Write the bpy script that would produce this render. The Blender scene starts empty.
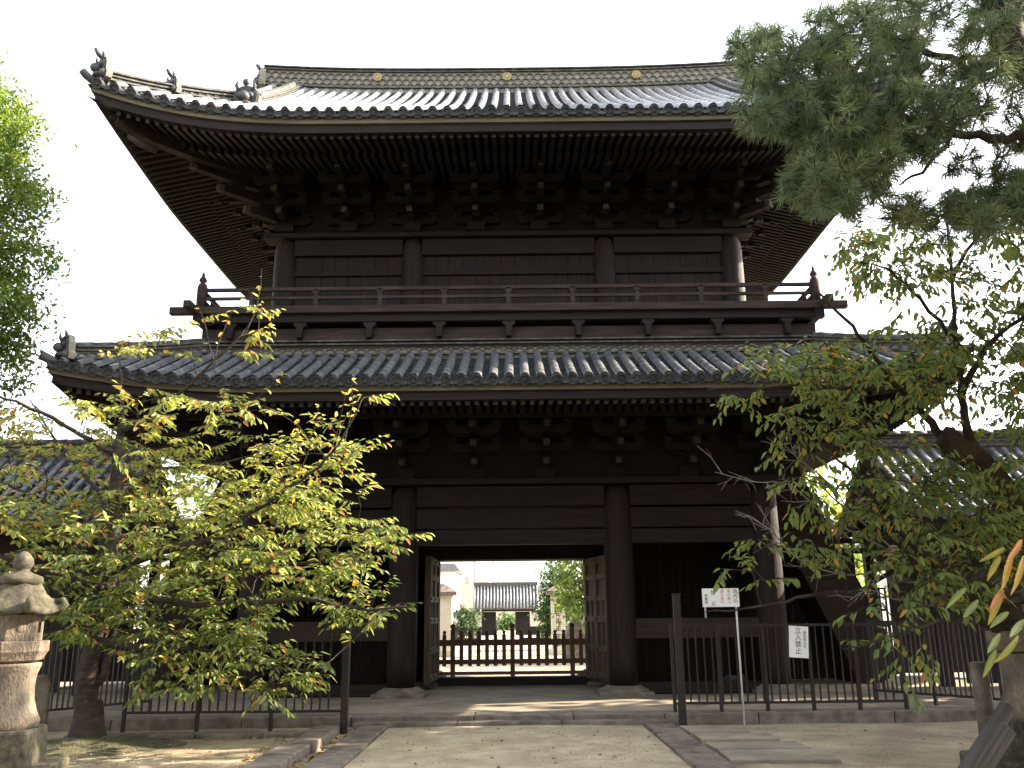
import bpy, math, random
from math import sin, cos, pi, radians, sqrt
from mathutils import Vector, Matrix, noise
R = random.Random(7)
S = bpy.context.scene
COL = S.collection

# ------------------------------------------------------------------ camera
CAM_Z, PITCH, ROLL, FPX = 1.55, radians(14.7), radians(-0.6), 886.0
cam = bpy.data.cameras.new('camera'); cam_o = bpy.data.objects.new('camera', cam); COL.objects.link(cam_o)
cam.sensor_width = 36; cam.lens = 36 * FPX / 1024
cam.clip_start = 0.05; cam.clip_end = 3000
cam_o.matrix_world = Matrix.Translation((0, 0, CAM_Z)) @ Matrix.Rotation(pi/2 + PITCH, 4, 'X') @ Matrix.Rotation(ROLL, 4, 'Z')
S.camera = cam_o
S.render.resolution_x, S.render.resolution_y = 1024, 768

# ------------------------------------------------------------------ sky, sun, exposure
SUN_EL, SUN_AZ = radians(30), radians(104)      # azimuth measured from the camera side (-Y) towards +X
sun_dir = Vector((cos(SUN_EL)*sin(SUN_AZ), -cos(SUN_EL)*cos(SUN_AZ), sin(SUN_EL)))
w = bpy.data.worlds.new('World'); S.world = w; w.use_nodes = True
nt = w.node_tree
bg = nt.nodes['Background']; sky = nt.nodes.new('ShaderNodeTexSky'); sky.sky_type = 'NISHITA'
sky.sun_disc = False; sky.sun_elevation = SUN_EL
sky.sun_rotation = math.atan2(sun_dir.x, sun_dir.y)
sky.air_density = 1.0; sky.dust_density = 2.5; sky.ozone_density = 0.4
hs = nt.nodes.new('ShaderNodeHueSaturation'); hs.inputs['Saturation'].default_value = 0.3      # thin bright haze over the sky
nt.links.new(sky.outputs[0], hs.inputs['Color']); nt.links.new(hs.outputs[0], bg.inputs[0]); bg.inputs[1].default_value = 0.15
sl = bpy.data.lights.new('sun', 'SUN'); sl.energy = 4.0; sl.angle = radians(0.6); sl.color = (1.0, 0.86, 0.66)
so = bpy.data.objects.new('sun', sl); COL.objects.link(so)
so.rotation_euler = sun_dir.to_track_quat('Z', 'Y').to_euler()
S.view_settings.view_transform = 'Standard'; S.view_settings.look = 'None'
S.view_settings.exposure = 2.6; S.view_settings.gamma = 1.0
S.view_settings.use_curve_mapping = False

# ------------------------------------------------------------------ helpers
def at(px, py, D):
    """point at distance D along the ground that the photograph shows at a pixel (roll included)"""
    c, s = cos(-ROLL), sin(-ROLL)
    x, y = (px-512)/FPX, (384-py)/FPX
    x, y = c*x + s*y, -s*x + c*y
    Y = cos(PITCH) - y*sin(PITCH); Z = sin(PITCH) + y*cos(PITCH)
    return Vector((x*D/Y, D, CAM_Z + Z*D/Y))

class MB:
    def __init__(self): self.v = []; self.f = []; self.m = []; self.s = []; self.c = None
    def add(self, vs, fs, m=0, smooth=False):
        o = len(self.v); self.v += [tuple(p) for p in vs]
        for f in fs: self.f.append(tuple(i+o for i in f)); self.m.append(m); self.s.append(smooth)
    def box(self, c, s, m=0, rot=None, taper=None):
        hx, hy, hz = s[0]/2, s[1]/2, s[2]/2
        vs = []
        for z in (-1, 1):
            k = 1 if (taper is None or z < 0) else taper
            for x, y in ((-1,-1),(1,-1),(1,1),(-1,1)): vs.append(Vector((x*hx*k, y*hy*k, z*hz)))
        if rot is not None: vs = [rot @ p for p in vs]
        c = Vector(c); vs = [p + c for p in vs]
        self.add(vs, [(3,2,1,0),(4,5,6,7),(0,1,5,4),(1,2,6,5),(2,3,7,6),(3,0,4,7)], m)
    def b2(self, x0, x1, y0, y1, z0, z1, m=0):
        self.box(((x0+x1)/2,(y0+y1)/2,(z0+z1)/2), (abs(x1-x0),abs(y1-y0),abs(z1-z0)), m)
    def tube(self, pts, rad, n=8, m=0, caps=True, smooth=True):
        pts = [Vector(p) for p in pts]
        if not hasattr(rad, '__len__'): rad = [rad]*len(pts)
        vs = []; u = None
        for i, p in enumerate(pts):
            t = (pts[min(i+1, len(pts)-1)] - pts[max(i-1, 0)])
            if t.length < 1e-9: t = Vector((0,0,1))
            t.normalize()
            if u is None:
                u = t.cross(Vector((0,0,1)) if abs(t.z) < .9 else Vector((1,0,0)))
            u = (u - t*u.dot(t)).normalized(); w_ = t.cross(u)
            for k in range(n):
                a = 2*pi*k/n; vs.append(p + (u*cos(a) + w_*sin(a))*rad[i])
        fs = []
        for i in range(len(pts)-1):
            for k in range(n):
                a, b = i*n+k, i*n+(k+1) % n
                fs.append((a, b, b+n, a+n))
        self.add(vs, fs, m, smooth)
        if caps:
            o = len(self.v) - len(vs); L = len(pts)-1
            self.f.append(tuple(o+k for k in reversed(range(n)))); self.m.append(m); self.s.append(False)
            self.f.append(tuple(o+L*n+k for k in range(n))); self.m.append(m); self.s.append(False)
    def lathe(self, prof, c=(0,0,0), n=24, m=0, smooth=True, axis='Z', square=0.0, phase=0.0):
        c = Vector(c); vs = []
        for r, z in prof:
            for k in range(n):
                a = 2*pi*k/n + phase
                rr = r
                p = Vector((rr*cos(a), rr*sin(a), z))
                if axis == 'Y': p = Vector((p.x, -p.z, p.y))
                vs.append(c + p)
        fs = []
        for i in range(len(prof)-1):
            for k in range(n):
                a, b = i*n+k, i*n+(k+1) % n
                fs.append((a, b, b+n, a+n))
        fs.append(tuple(reversed(range(n)))); fs.append(tuple((len(prof)-1)*n+k for k in range(n)))
        self.add(vs, fs, m, smooth)
    def ball(self, c, r, m=0, n=12, sc=(1,1,1), rot=None):
        c = Vector(c); vs = [Vector((0,0,-1))]; h = n//2
        for i in range(1, h):
            p = -pi/2 + pi*i/h
            for k in range(n): vs.append(Vector((cos(p)*cos(2*pi*k/n), cos(p)*sin(2*pi*k/n), sin(p))))
        vs.append(Vector((0,0,1)))
        vs = [Vector((p.x*sc[0]*r, p.y*sc[1]*r, p.z*sc[2]*r)) for p in vs]
        if rot is not None: vs = [rot @ p for p in vs]
        vs = [c + p for p in vs]
        fs = [(0, 1+(k+1) % n, 1+k) for k in range(n)]
        for i in range(h-2):
            for k in range(n):
                a, b = 1+i*n+k, 1+i*n+(k+1) % n
                fs.append((a, b, b+n, a+n))
        L = len(vs)-1; o = 1+(h-2)*n
        fs += [(o+k, o+(k+1) % n, L) for k in range(n)]
        self.add(vs, fs, m, True)
    def prism(self, poly, y0, y1, m=0, axis='Y'):
        """polygon in (x,z) extruded in y (or (y,z) in x)"""
        n = len(poly)
        if axis == 'Y': vs = [(x, y0, z) for x, z in poly] + [(x, y1, z) for x, z in poly]
        else: vs = [(y0, x, z) for x, z in poly] + [(y1, x, z) for x, z in poly]
        fs = [tuple(range(n)), tuple(reversed(range(n, 2*n)))]
        for i in range(n):
            j = (i+1) % n; fs.append((j, i, i+n, j+n))
        self.add(vs, fs, m)
    def build(self, name, mats, parent=None, loc=(0,0,0), rot=None, bevel=0.0, recalc=True):
        me = bpy.data.meshes.new(name)
        me.from_pydata(self.v, [], self.f)
        if not isinstance(mats, (list, tuple)): mats = [mats]
        for mt in mats: me.materials.append(mt)
        me.polygons.foreach_set('material_index', self.m)
        me.polygons.foreach_set('use_smooth', self.s)
        if self.c is not None:
            a = me.color_attributes.new('tint', 'FLOAT_COLOR', 'POINT')
            a.data.foreach_set('color', [x for c in self.c for x in c])
        me.update()
        if recalc:
            import bmesh
            bm = bmesh.new(); bm.from_mesh(me); bmesh.ops.recalc_face_normals(bm, faces=bm.faces); bm.to_mesh(me); bm.free()
        o = bpy.data.objects.new(name, me); COL.objects.link(o)
        o.location = loc
        if rot: o.rotation_euler = rot
        if parent: o.parent = parent
        if bevel:
            b = o.modifiers.new('bevel', 'BEVEL'); b.width = bevel; b.segments = 2; b.limit_method = 'ANGLE'
        return o

def empty(name, loc, rz=0.0):
    o = bpy.data.objects.new(name, None); COL.objects.link(o); o.location = loc; o.rotation_euler = (0, 0, rz)
    o.empty_display_size = 0.2
    return o
def tag(o, label=None, cat=None, group=None, kind=None):
    if label: o['label'] = label
    if cat: o['category'] = cat
    if group: o['group'] = group
    if kind: o['kind'] = kind
    return o
def dup(o, parent=None, loc=None, rz=None):
    c = o.copy(); COL.objects.link(c)
    if parent is not None: c.parent = parent
    if loc is not None: c.location = loc
    if rz is not None: c.rotation_euler = (0, 0, rz)
    for ch in [q for q in bpy.data.objects if q.parent == o]: dup(ch, c)
    return c

# ------------------------------------------------------------------ materials
def new_mat(name):
    m = bpy.data.materials.new(name); m.use_nodes = True
    return m, m.node_tree, m.node_tree.nodes['Principled BSDF']
def noise_mat(name, cols, scale=4.0, stretch=(1,1,1), rough=0.8, bump=0.3, bscale=None, detail=8, spec=0.3, pos=None, dist=0.02, coord='Object', patch=None, rand=0.0):
    m, t, b = new_mat(name); N = t.nodes; Lk = t.links
    tc = N.new('ShaderNodeTexCoord'); mp = N.new('ShaderNodeMapping'); mp.inputs['Scale'].default_value = stretch
    src = tc.outputs[coord]
    if rand:
        oi = N.new('ShaderNodeObjectInfo'); va = N.new('ShaderNodeVectorMath'); va.operation = 'ADD'
        sc = N.new('ShaderNodeVectorMath'); sc.operation = 'SCALE'; sc.inputs['Scale'].default_value = 37.0
        cmb = N.new('ShaderNodeCombineXYZ')
        for i in range(3): Lk.new(oi.outputs['Random'], cmb.inputs[i])
        Lk.new(cmb.outputs[0], sc.inputs[0]); Lk.new(src, va.inputs[0]); Lk.new(sc.outputs[0], va.inputs[1]); src = va.outputs[0]
    Lk.new(src, mp.inputs[0])
    n1 = N.new('ShaderNodeTexNoise'); n1.inputs['Scale'].default_value = scale; n1.inputs['Detail'].default_value = detail; n1.inputs['Roughness'].default_value = .62
    Lk.new(mp.outputs[0], n1.inputs[0])
    cr = N.new('ShaderNodeValToRGB'); e = cr.color_ramp.elements
    k = len(cols); pos = pos or [0.3 + 0.4*i/(k-1) for i in range(k)]
    e[0].position = pos[0]; e[0].color = (*cols[0], 1); e[1].position = pos[-1]; e[1].color = (*cols[-1], 1)
    for i in range(1, k-1):
        q = e.new(pos[i]); q.color = (*cols[i], 1)
    Lk.new(n1.outputs[0], cr.inputs[0]); out = cr.outputs[0]
    if patch:   # (colour, scale, lo, hi, amount)
        n3 = N.new('ShaderNodeTexNoise'); n3.inputs['Scale'].default_value = patch[1]; n3.inputs['Detail'].default_value = 6
        Lk.new(src, n3.inputs[0])
        r3 = N.new('ShaderNodeMapRange'); r3.inputs[1].default_value = patch[2]; r3.inputs[2].default_value = patch[3]; r3.inputs[4].default_value = patch[4]
        Lk.new(n3.outputs[0], r3.inputs[0])
        mx = N.new('ShaderNodeMix'); mx.data_type = 'RGBA'; mx.inputs[7].default_value = (*patch[0], 1)
        Lk.new(r3.outputs[0], mx.inputs[0]); Lk.new(out, mx.inputs[6]); out = mx.outputs[2]
    Lk.new(out, b.inputs['Base Color'])
    b.inputs['Roughness'].default_value = rough; b.inputs['Specular IOR Level'].default_value = spec
    if bump:
        n2 = N.new('ShaderNodeTexNoise'); n2.inputs['Scale'].default_value = bscale or scale*3; n2.inputs['Detail'].default_value = 6
        Lk.new(mp.outputs[0], n2.inputs[0])
        bp = N.new('ShaderNodeBump'); bp.inputs['Strength'].default_value = bump; bp.inputs['Distance'].default_value = dist
        Lk.new(n2.outputs[0], bp.inputs['Height']); Lk.new(bp.outputs[0], b.inputs['Normal'])
    return m
def leaf_mat(name, trans=0.4, rough=0.5):
    m, t, b = new_mat(name); N = t.nodes; Lk = t.links
    a = N.new('ShaderNodeAttribute'); a.attribute_name = 'tint'
    Lk.new(a.outputs['Color'], b.inputs['Base Color']); b.inputs['Roughness'].default_value = rough; b.inputs['Specular IOR Level'].default_value = 0.35
    tr = N.new('ShaderNodeBsdfTranslucent'); mx = N.new('ShaderNodeMixShader'); mx.inputs[0].default_value = trans
    br = N.new('ShaderNodeMixRGB'); br.blend_type = 'MULTIPLY'; br.inputs[0].default_value = 1.0; br.inputs[2].default_value = (1.35, 1.3, .8, 1)
    Lk.new(a.outputs['Color'], br.inputs[1]); Lk.new(br.outputs[0], tr.inputs[0])
    Lk.new(b.outputs[0], mx.inputs[1]); Lk.new(tr.outputs[0], mx.inputs[2]); Lk.new(mx.outputs[0], N['Material Output'].inputs[0])
    return m

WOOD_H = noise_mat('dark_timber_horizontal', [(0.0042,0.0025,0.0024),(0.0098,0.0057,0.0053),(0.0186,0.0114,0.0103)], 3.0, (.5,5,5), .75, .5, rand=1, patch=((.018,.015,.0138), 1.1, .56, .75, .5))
WOOD_SHADE = noise_mat('shade_dark_bracket_timber', [(0.0032,0.0019,0.0018),(0.0064,0.0038,0.0035),(0.0113,0.0069,0.006)], 4.0, (1,1,1), .8, .4, rand=1)  # darker copy of the timber: deep shade under the eaves put into its colour
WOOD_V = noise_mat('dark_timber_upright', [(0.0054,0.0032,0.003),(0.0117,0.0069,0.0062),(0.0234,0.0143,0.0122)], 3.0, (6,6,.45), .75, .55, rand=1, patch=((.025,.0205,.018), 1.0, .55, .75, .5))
WOOD_RED = noise_mat('reddish_timber', [(0.0144,0.0088,0.0072),(0.0256,0.016,0.0128),(0.0384,0.0248,0.0192)], 3.0, (.5,5,5), .75, .3, rand=1)
WOOD_END = noise_mat('weathered_end_grain', [(0.028,0.0232,0.02),(0.06,0.0512,0.044)], 9.0, (1,1,1), .85, .3)
WOOD_GREY = noise_mat('weathered_grey_timber', [(0.0159,0.0109,0.0099),(0.0319,0.0218,0.0193),(0.0584,0.0413,0.036)], 3.0, (.5,6,6), .85, .4, rand=1)
WOOD_DOOR = noise_mat('door_timber', [(0.045,0.0315,0.0234),(0.0792,0.0567,0.0414),(0.1125,0.0837,0.063)], 4.0, (5,5,.5), .7, .3)
PLANK = noise_mat('weathered_plank_timber', [(.04,.036,.033),(.085,.077,.07),(.13,.12,.11)], 3.0, (.6,7,7), .85, .4, rand=1)
FENCE_WOOD = noise_mat('brown_fence_timber', [(.08,.038,.022),(.14,.07,.042),(.2,.105,.066)], 4.0, (5,5,.6), .65, .2, rand=1)
RAFTER = noise_mat('shade_dark_rafter_timber', [(0.0048,0.0027,0.0024),(0.0102,0.0058,0.0048),(0.0177,0.0099,0.0078)], 3.0, (3,3,3), .8, .3)  # rafter timber darkened, eave shade painted into its colour
RAFTER_END = noise_mat('rafter_end_grain', [(0.0165,0.015,0.0135),(0.0375,0.0338,0.03)], 9.0, (1,1,1), .85, .3)
END_TILE = noise_mat('dark_end_tile', [(0.0216,0.0223,0.0238),(0.0432,0.0446,0.0468),(0.0864,0.085,0.0792)], 6.0, (1,1,1), .55, .3, bscale=25)
FASCIA = noise_mat('fascia_board', [(0.0558,0.0508,0.031),(0.0868,0.0787,0.0496),(0.124,0.1116,0.0713)], 2.0, (.6,4,4), .85, .3)
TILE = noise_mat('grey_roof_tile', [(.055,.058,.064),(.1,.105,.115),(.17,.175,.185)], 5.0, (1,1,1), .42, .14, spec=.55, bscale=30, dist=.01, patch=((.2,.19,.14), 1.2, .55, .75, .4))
TILE_PAN = noise_mat('shade_dark_pan_tile', [(0.024,0.0256,0.028),(0.0464,0.048,0.0528),(0.08,0.0816,0.0864)], 5.0, (1,1,1), .8, .25, spec=.2, bscale=30, dist=.01)  # darker copy of the tile: shadow between the round rows put into the colour
TILE_W = noise_mat('sky_lit_roof_tile', [(.1,.1,.108),(.19,.192,.2),(.29,.29,.3)], 6.0, (1,1,1), .38, .14, spec=.6, bscale=30, dist=.01)  # paler copy of the tile: sky reflection on the slope put into the colour
RIDGE = noise_mat('lichened_ridge_tile', [(0.028,0.0288,0.028),(0.06,0.0592,0.0544),(0.136,0.128,0.104)], 7.0, (1,1,1), .7, .4, bscale=30)
RIDGE_PALE = noise_mat('pale_ridge_mortar', [(0.136,0.1296,0.108),(0.256,0.24,0.196)], 8.0, (1,1,1), .85, .3)
GOLD = noise_mat('gilded_crest', [(.22,.17,.07),(.38,.31,.15)], 12.0, (1,1,1), .45, .1)
STONE = noise_mat('granite', [(0.0918,0.0754,0.0636),(0.1573,0.13,0.1084),(0.2229,0.186,0.1531)], 6.0, (1,1,1), .9, .5, bscale=60, dist=.01, patch=((.045,.042,.034), 2.2, .5, .7, .7), rand=1)
STONE_PINK = noise_mat('warm_lantern_stone', [(0.116,0.0884,0.0663),(0.1824,0.1404,0.105),(0.2487,0.1967,0.1492)], 22.0, (1,1,.55), .95, .9, bscale=45, dist=.02, patch=((.075,.07,.052), 3.4, .44, .66, .85), rand=1)
STONE_MOSS = noise_mat('mossy_lantern_stone', [(0.0358,0.0313,0.0234),(0.0816,0.0693,0.0505),(0.153,0.1329,0.0935)], 13.0, (1,1,1), .95, .6, bscale=50, dist=.012, patch=((.05,.055,.022), 3.5, .5, .65, .6), rand=1)
STONE_PALE = noise_mat('pale_granite', [(.42,.39,.31),(.58,.54,.44)], 5.0, (1,1,1), .9, .3, bscale=50)
PAVE = noise_mat('platform_paving', [(0.165,0.1365,0.1),(0.242,0.2027,0.15),(0.319,0.2709,0.2)], 2.0, (1,1,1), .9, .35, bscale=40, dist=.01, patch=((.08,.072,.058), .8, .5, .7, .6))
EARTH = noise_mat('bare_earth', [(.2,.16,.106),(.33,.27,.185),(.44,.37,.26)], 1.6, (1,1,1), .95, .7, bscale=55, dist=.02, detail=12, patch=((.13,.108,.07), .5, .45, .68, .75))
SAND = noise_mat('sand_path', [(.27,.22,.148),(.39,.325,.222),(.49,.415,.295)], 3.0, (1,1,1), .95, .7, bscale=70, dist=.015, detail=12, patch=((.24,.195,.13), .9, .45, .7, .6))
IRON = noise_mat('rusty_iron', [(0.0075,0.006,0.0056),(0.015,0.0101,0.0083),(0.027,0.0165,0.012)], 7.0, (1,1,1), .6, .2, spec=.4, rand=1)
METAL = noise_mat('galvanised_pole', [(.45,.46,.47),(.6,.6,.6)], 6.0, (1,1,1), .4, .05)
WHITE = noise_mat('white_sign_board', [(.74,.75,.75),(.8,.8,.8)], 3.0, (1,1,1), .5, 0)
INK = noise_mat('black_ink', [(.015,.015,.018),(.03,.03,.03)], 8, (1,1,1), .6, 0)
REDINK = noise_mat('red_ink', [(.55,.12,.05),(.65,.18,.08)], 8, (1,1,1), .6, 0)
BARK = noise_mat('cherry_bark', [(.018,.0145,.012),(.04,.032,.026),(.07,.057,.046)], 6.0, (1,1,3), .95, .8, bscale=18, dist=.03, patch=((.045,.045,.02), 2.0, .52, .68, .7))
BARK_MOSS = noise_mat('mossy_bark', [(.014,.0115,.0095),(.03,.024,.019),(.06,.045,.032)], 6.0, (1,1,1), .95, .9, bscale=16, dist=.03, patch=((.06,.042,.016), 2.2, .5, .66, .7))
BARK_PALE = noise_mat('grey_twig_bark', [(.11,.1,.09),(.24,.22,.2)], 8.0, (1,1,1), .9, .3)
BARK_PINE = noise_mat('pine_bark', [(.016,.013,.011),(.034,.027,.022),(.06,.047,.037)], 7.0, (1,1,1), .95, .9, bscale=14, dist=.03)
CUT = noise_mat('sawn_wood_face', [(.3,.22,.14),(.42,.32,.22)], 12, (1,1,1), .9, .2)
LEAF = leaf_mat('cherry_leaf', .5)
NEEDLE = leaf_mat('pine_needle', .25, .6)
LEAF2 = leaf_mat('broad_leaf', .38)
PLASTER = noise_mat('white_plaster', [(.7,.68,.63),(.8,.78,.74)], 2.0, (1,1,1), .9, .1)
PLASTER_T = noise_mat('cream_plaster', [(.5,.45,.36),(.62,.57,.47)], 2.0, (1,1,1), .9, .1)
GLASS_D = noise_mat('window_glass_dark', [(.1,.12,.14),(.2,.22,.25)], 1.0, (1,1,1), .2, 0)
SLATE = noise_mat('grey_slate_roof', [(.12,.125,.13),(.2,.2,.21)], 3.0, (1,1,1), .6, .2)
CONC = noise_mat('concrete_pole', [(.3,.3,.29),(.4,.4,.39)], 3.0, (1,1,1), .9, .1)
MOSS = noise_mat('moss_mound', [(.05,.045,.03),(.09,.08,.045),(.14,.12,.08)], 8.0, (1,1,1), .95, .9, bscale=30, dist=.03, patch=((.07,.08,.03), 3, .5, .65, .7))
YELLOW = noise_mat('yellow_cloth', [(.7,.5,.06),(.8,.6,.1)], 3.0, (1,1,1), .8, 0)

# ------------------------------------------------------------------ ground, path, platform
def lines(lo, hi, step, far):
    a = [lo + i*step for i in range(int((hi-lo)/step)+1)]
    ext = [8, 25, 60, 150, 400, far]
    return [lo-e for e in reversed(ext)] + a + [a[-1]+e for e in ext]
def make_ground():
    xs = lines(-9, 9, .15, 900); ys = lines(2.0, 13.85, .15, 1500)
    g = MB(); n = len(xs)
    vs = []
    for y in ys:
        for x in xs:
            z = 0.0
            if -9 <= x <= 9 and 2 <= y <= 13.9:
                z = -.012 + .02*noise.noise(Vector((x*.9, y*.9, 0))) + .012*noise.noise(Vector((x*4, y*4, 3)))
                z = min(z, 0.012) if abs(x) > 2.4 else min(z, -.004)
                if abs(x) < 2.35: z -= .01
            vs.append((x, y, z))
    fs = [(j*n+i, j*n+i+1, (j+1)*n+i+1, (j+1)*n+i) for j in range(len(ys)-1) for i in range(n-1)]
    g.add(vs, fs, 0, True)
    return tag(g.build('ground', EARTH, recalc=False), kind='structure')
make_ground()
GX = -0.05
# centre path: sand strip between granite kerbs
p = MB(); nx, ny = 24, 90; vs = []
for j in range(ny+1):
    y = 1.0 + (13.84-1.0)*j/ny
    for i in range(nx+1):
        x = -1.83 + 3.66*i/nx
        vs.append((x, y, .012 + .008*noise.noise(Vector((x*1.7, y*1.7, 9))) + .02*(1-(x/1.83)**2)))
p.add(vs, [(j*(nx+1)+i, j*(nx+1)+i+1, (j+1)*(nx+1)+i+1, (j+1)*(nx+1)+i) for j in range(ny) for i in range(nx)], 0, True)
tag(p.build('path', SAND, recalc=False), kind='structure')
k = MB()
for sx in (-1, 1):
    y = 1.0
    while y < 13.6:
        L = R.uniform(1.1, 1.8); y1 = min(y+L, 13.82)
        k.box((sx*2.04 + R.uniform(-.012,.012), (y+y1)/2, R.uniform(-.035,-.025)), (.40 + R.uniform(-.02,.02), y1-y-.02, .16))
        y = y1
tag(k.build('path_kerb', STONE, bevel=.015), kind='structure')
# low stone slabs to the right and left of the path
s = MB()
for i, (x0, x1, y0, y1) in enumerate([(2.3,3.1,12.5,13.35),(2.32,3.3,11.75,12.47),(2.33,3.45,11.0,11.7),(2.31,3.5,10.2,10.95)]):
    s.box(((x0+x1)/2, (y0+y1)/2, -.035+R.uniform(0,.035)), (x1-x0, y1-y0-.07, .14), rot=Matrix.Rotation(R.uniform(-.07,.07), 3, 'Z') @ Matrix.Rotation(R.uniform(-.02,.02), 3, 'X'))
tag(s.build('paving_slabs', PAVE, bevel=.015), kind='structure')
s = MB(); y = 8.6
while y < 12.9:
    L = R.uniform(.7, 1.2); s.box((-2.62+R.uniform(-.03,.03), y+L/2, .0), (.36, L-.03, .22), rot=Matrix.Rotation(R.uniform(-.03,.03), 3, 'Z')); y += L
for i in range(4): s.box((-3.0-i*.9, 12.95+R.uniform(-.03,.03), -.03), (.86, .3, .16), rot=Matrix.Rotation(R.uniform(-.04,.04), 3, 'Z'))
tag(s.build('border_stones', STONE, bevel=.02), kind='structure')
# stone platform under the gate
pl = empty('stone_platform', (GX, 19.8, 0))
tag(pl, 'low granite platform with kerb stones that the temple gate stands on', 'platform')
m_ = MB(); m_.b2(-9.5, 9.5, -5.45, 5.6, -.2, .146); m_.build('paved_top', PAVE, pl)
m_ = MB()
x = -9.6
while x < 9.5:
    L = R.uniform(1.3, 2.1); x1 = min(x+L, 9.6)
    m_.box(((x+x1)/2, -5.72+R.uniform(-.008,.008), .02+R.uniform(-.004,.004)), (x1-x-.012, .46, .26)); x = x1
for sx in (-1,1):
    y = -5.4
    while y < 5.4:
        m_.box((sx*9.7, y+.8, .02), (.4, 1.58, .26)); y += 1.6
m_.build('kerb_stones', STONE, pl, bevel=.018)
# single approach step at the centre
m_ = MB()
for (a, b) in ((-2.3,-.8),(-.8,.72),(.72,2.25)): m_.box(((a+b)/2+GX, 13.74, .03), (b-a-.012, .3, .1))
tag(m_.build('doorstep', STONE, bevel=.014), kind='structure')

# ------------------------------------------------------------------ temple gate
GY = 17.2
gate = empty('temple_gate', (GX, GY, 0))
tag(gate, 'large two storey dark timber temple gate with grey tiled roofs and a balcony', 'temple gate')
DEP = 5.2; CY = DEP/2
XC_L = [-4.87, -2.05, 2.05, 4.87]; XC_U = [-4.66, -2.0, 2.0, 4.66]

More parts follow.
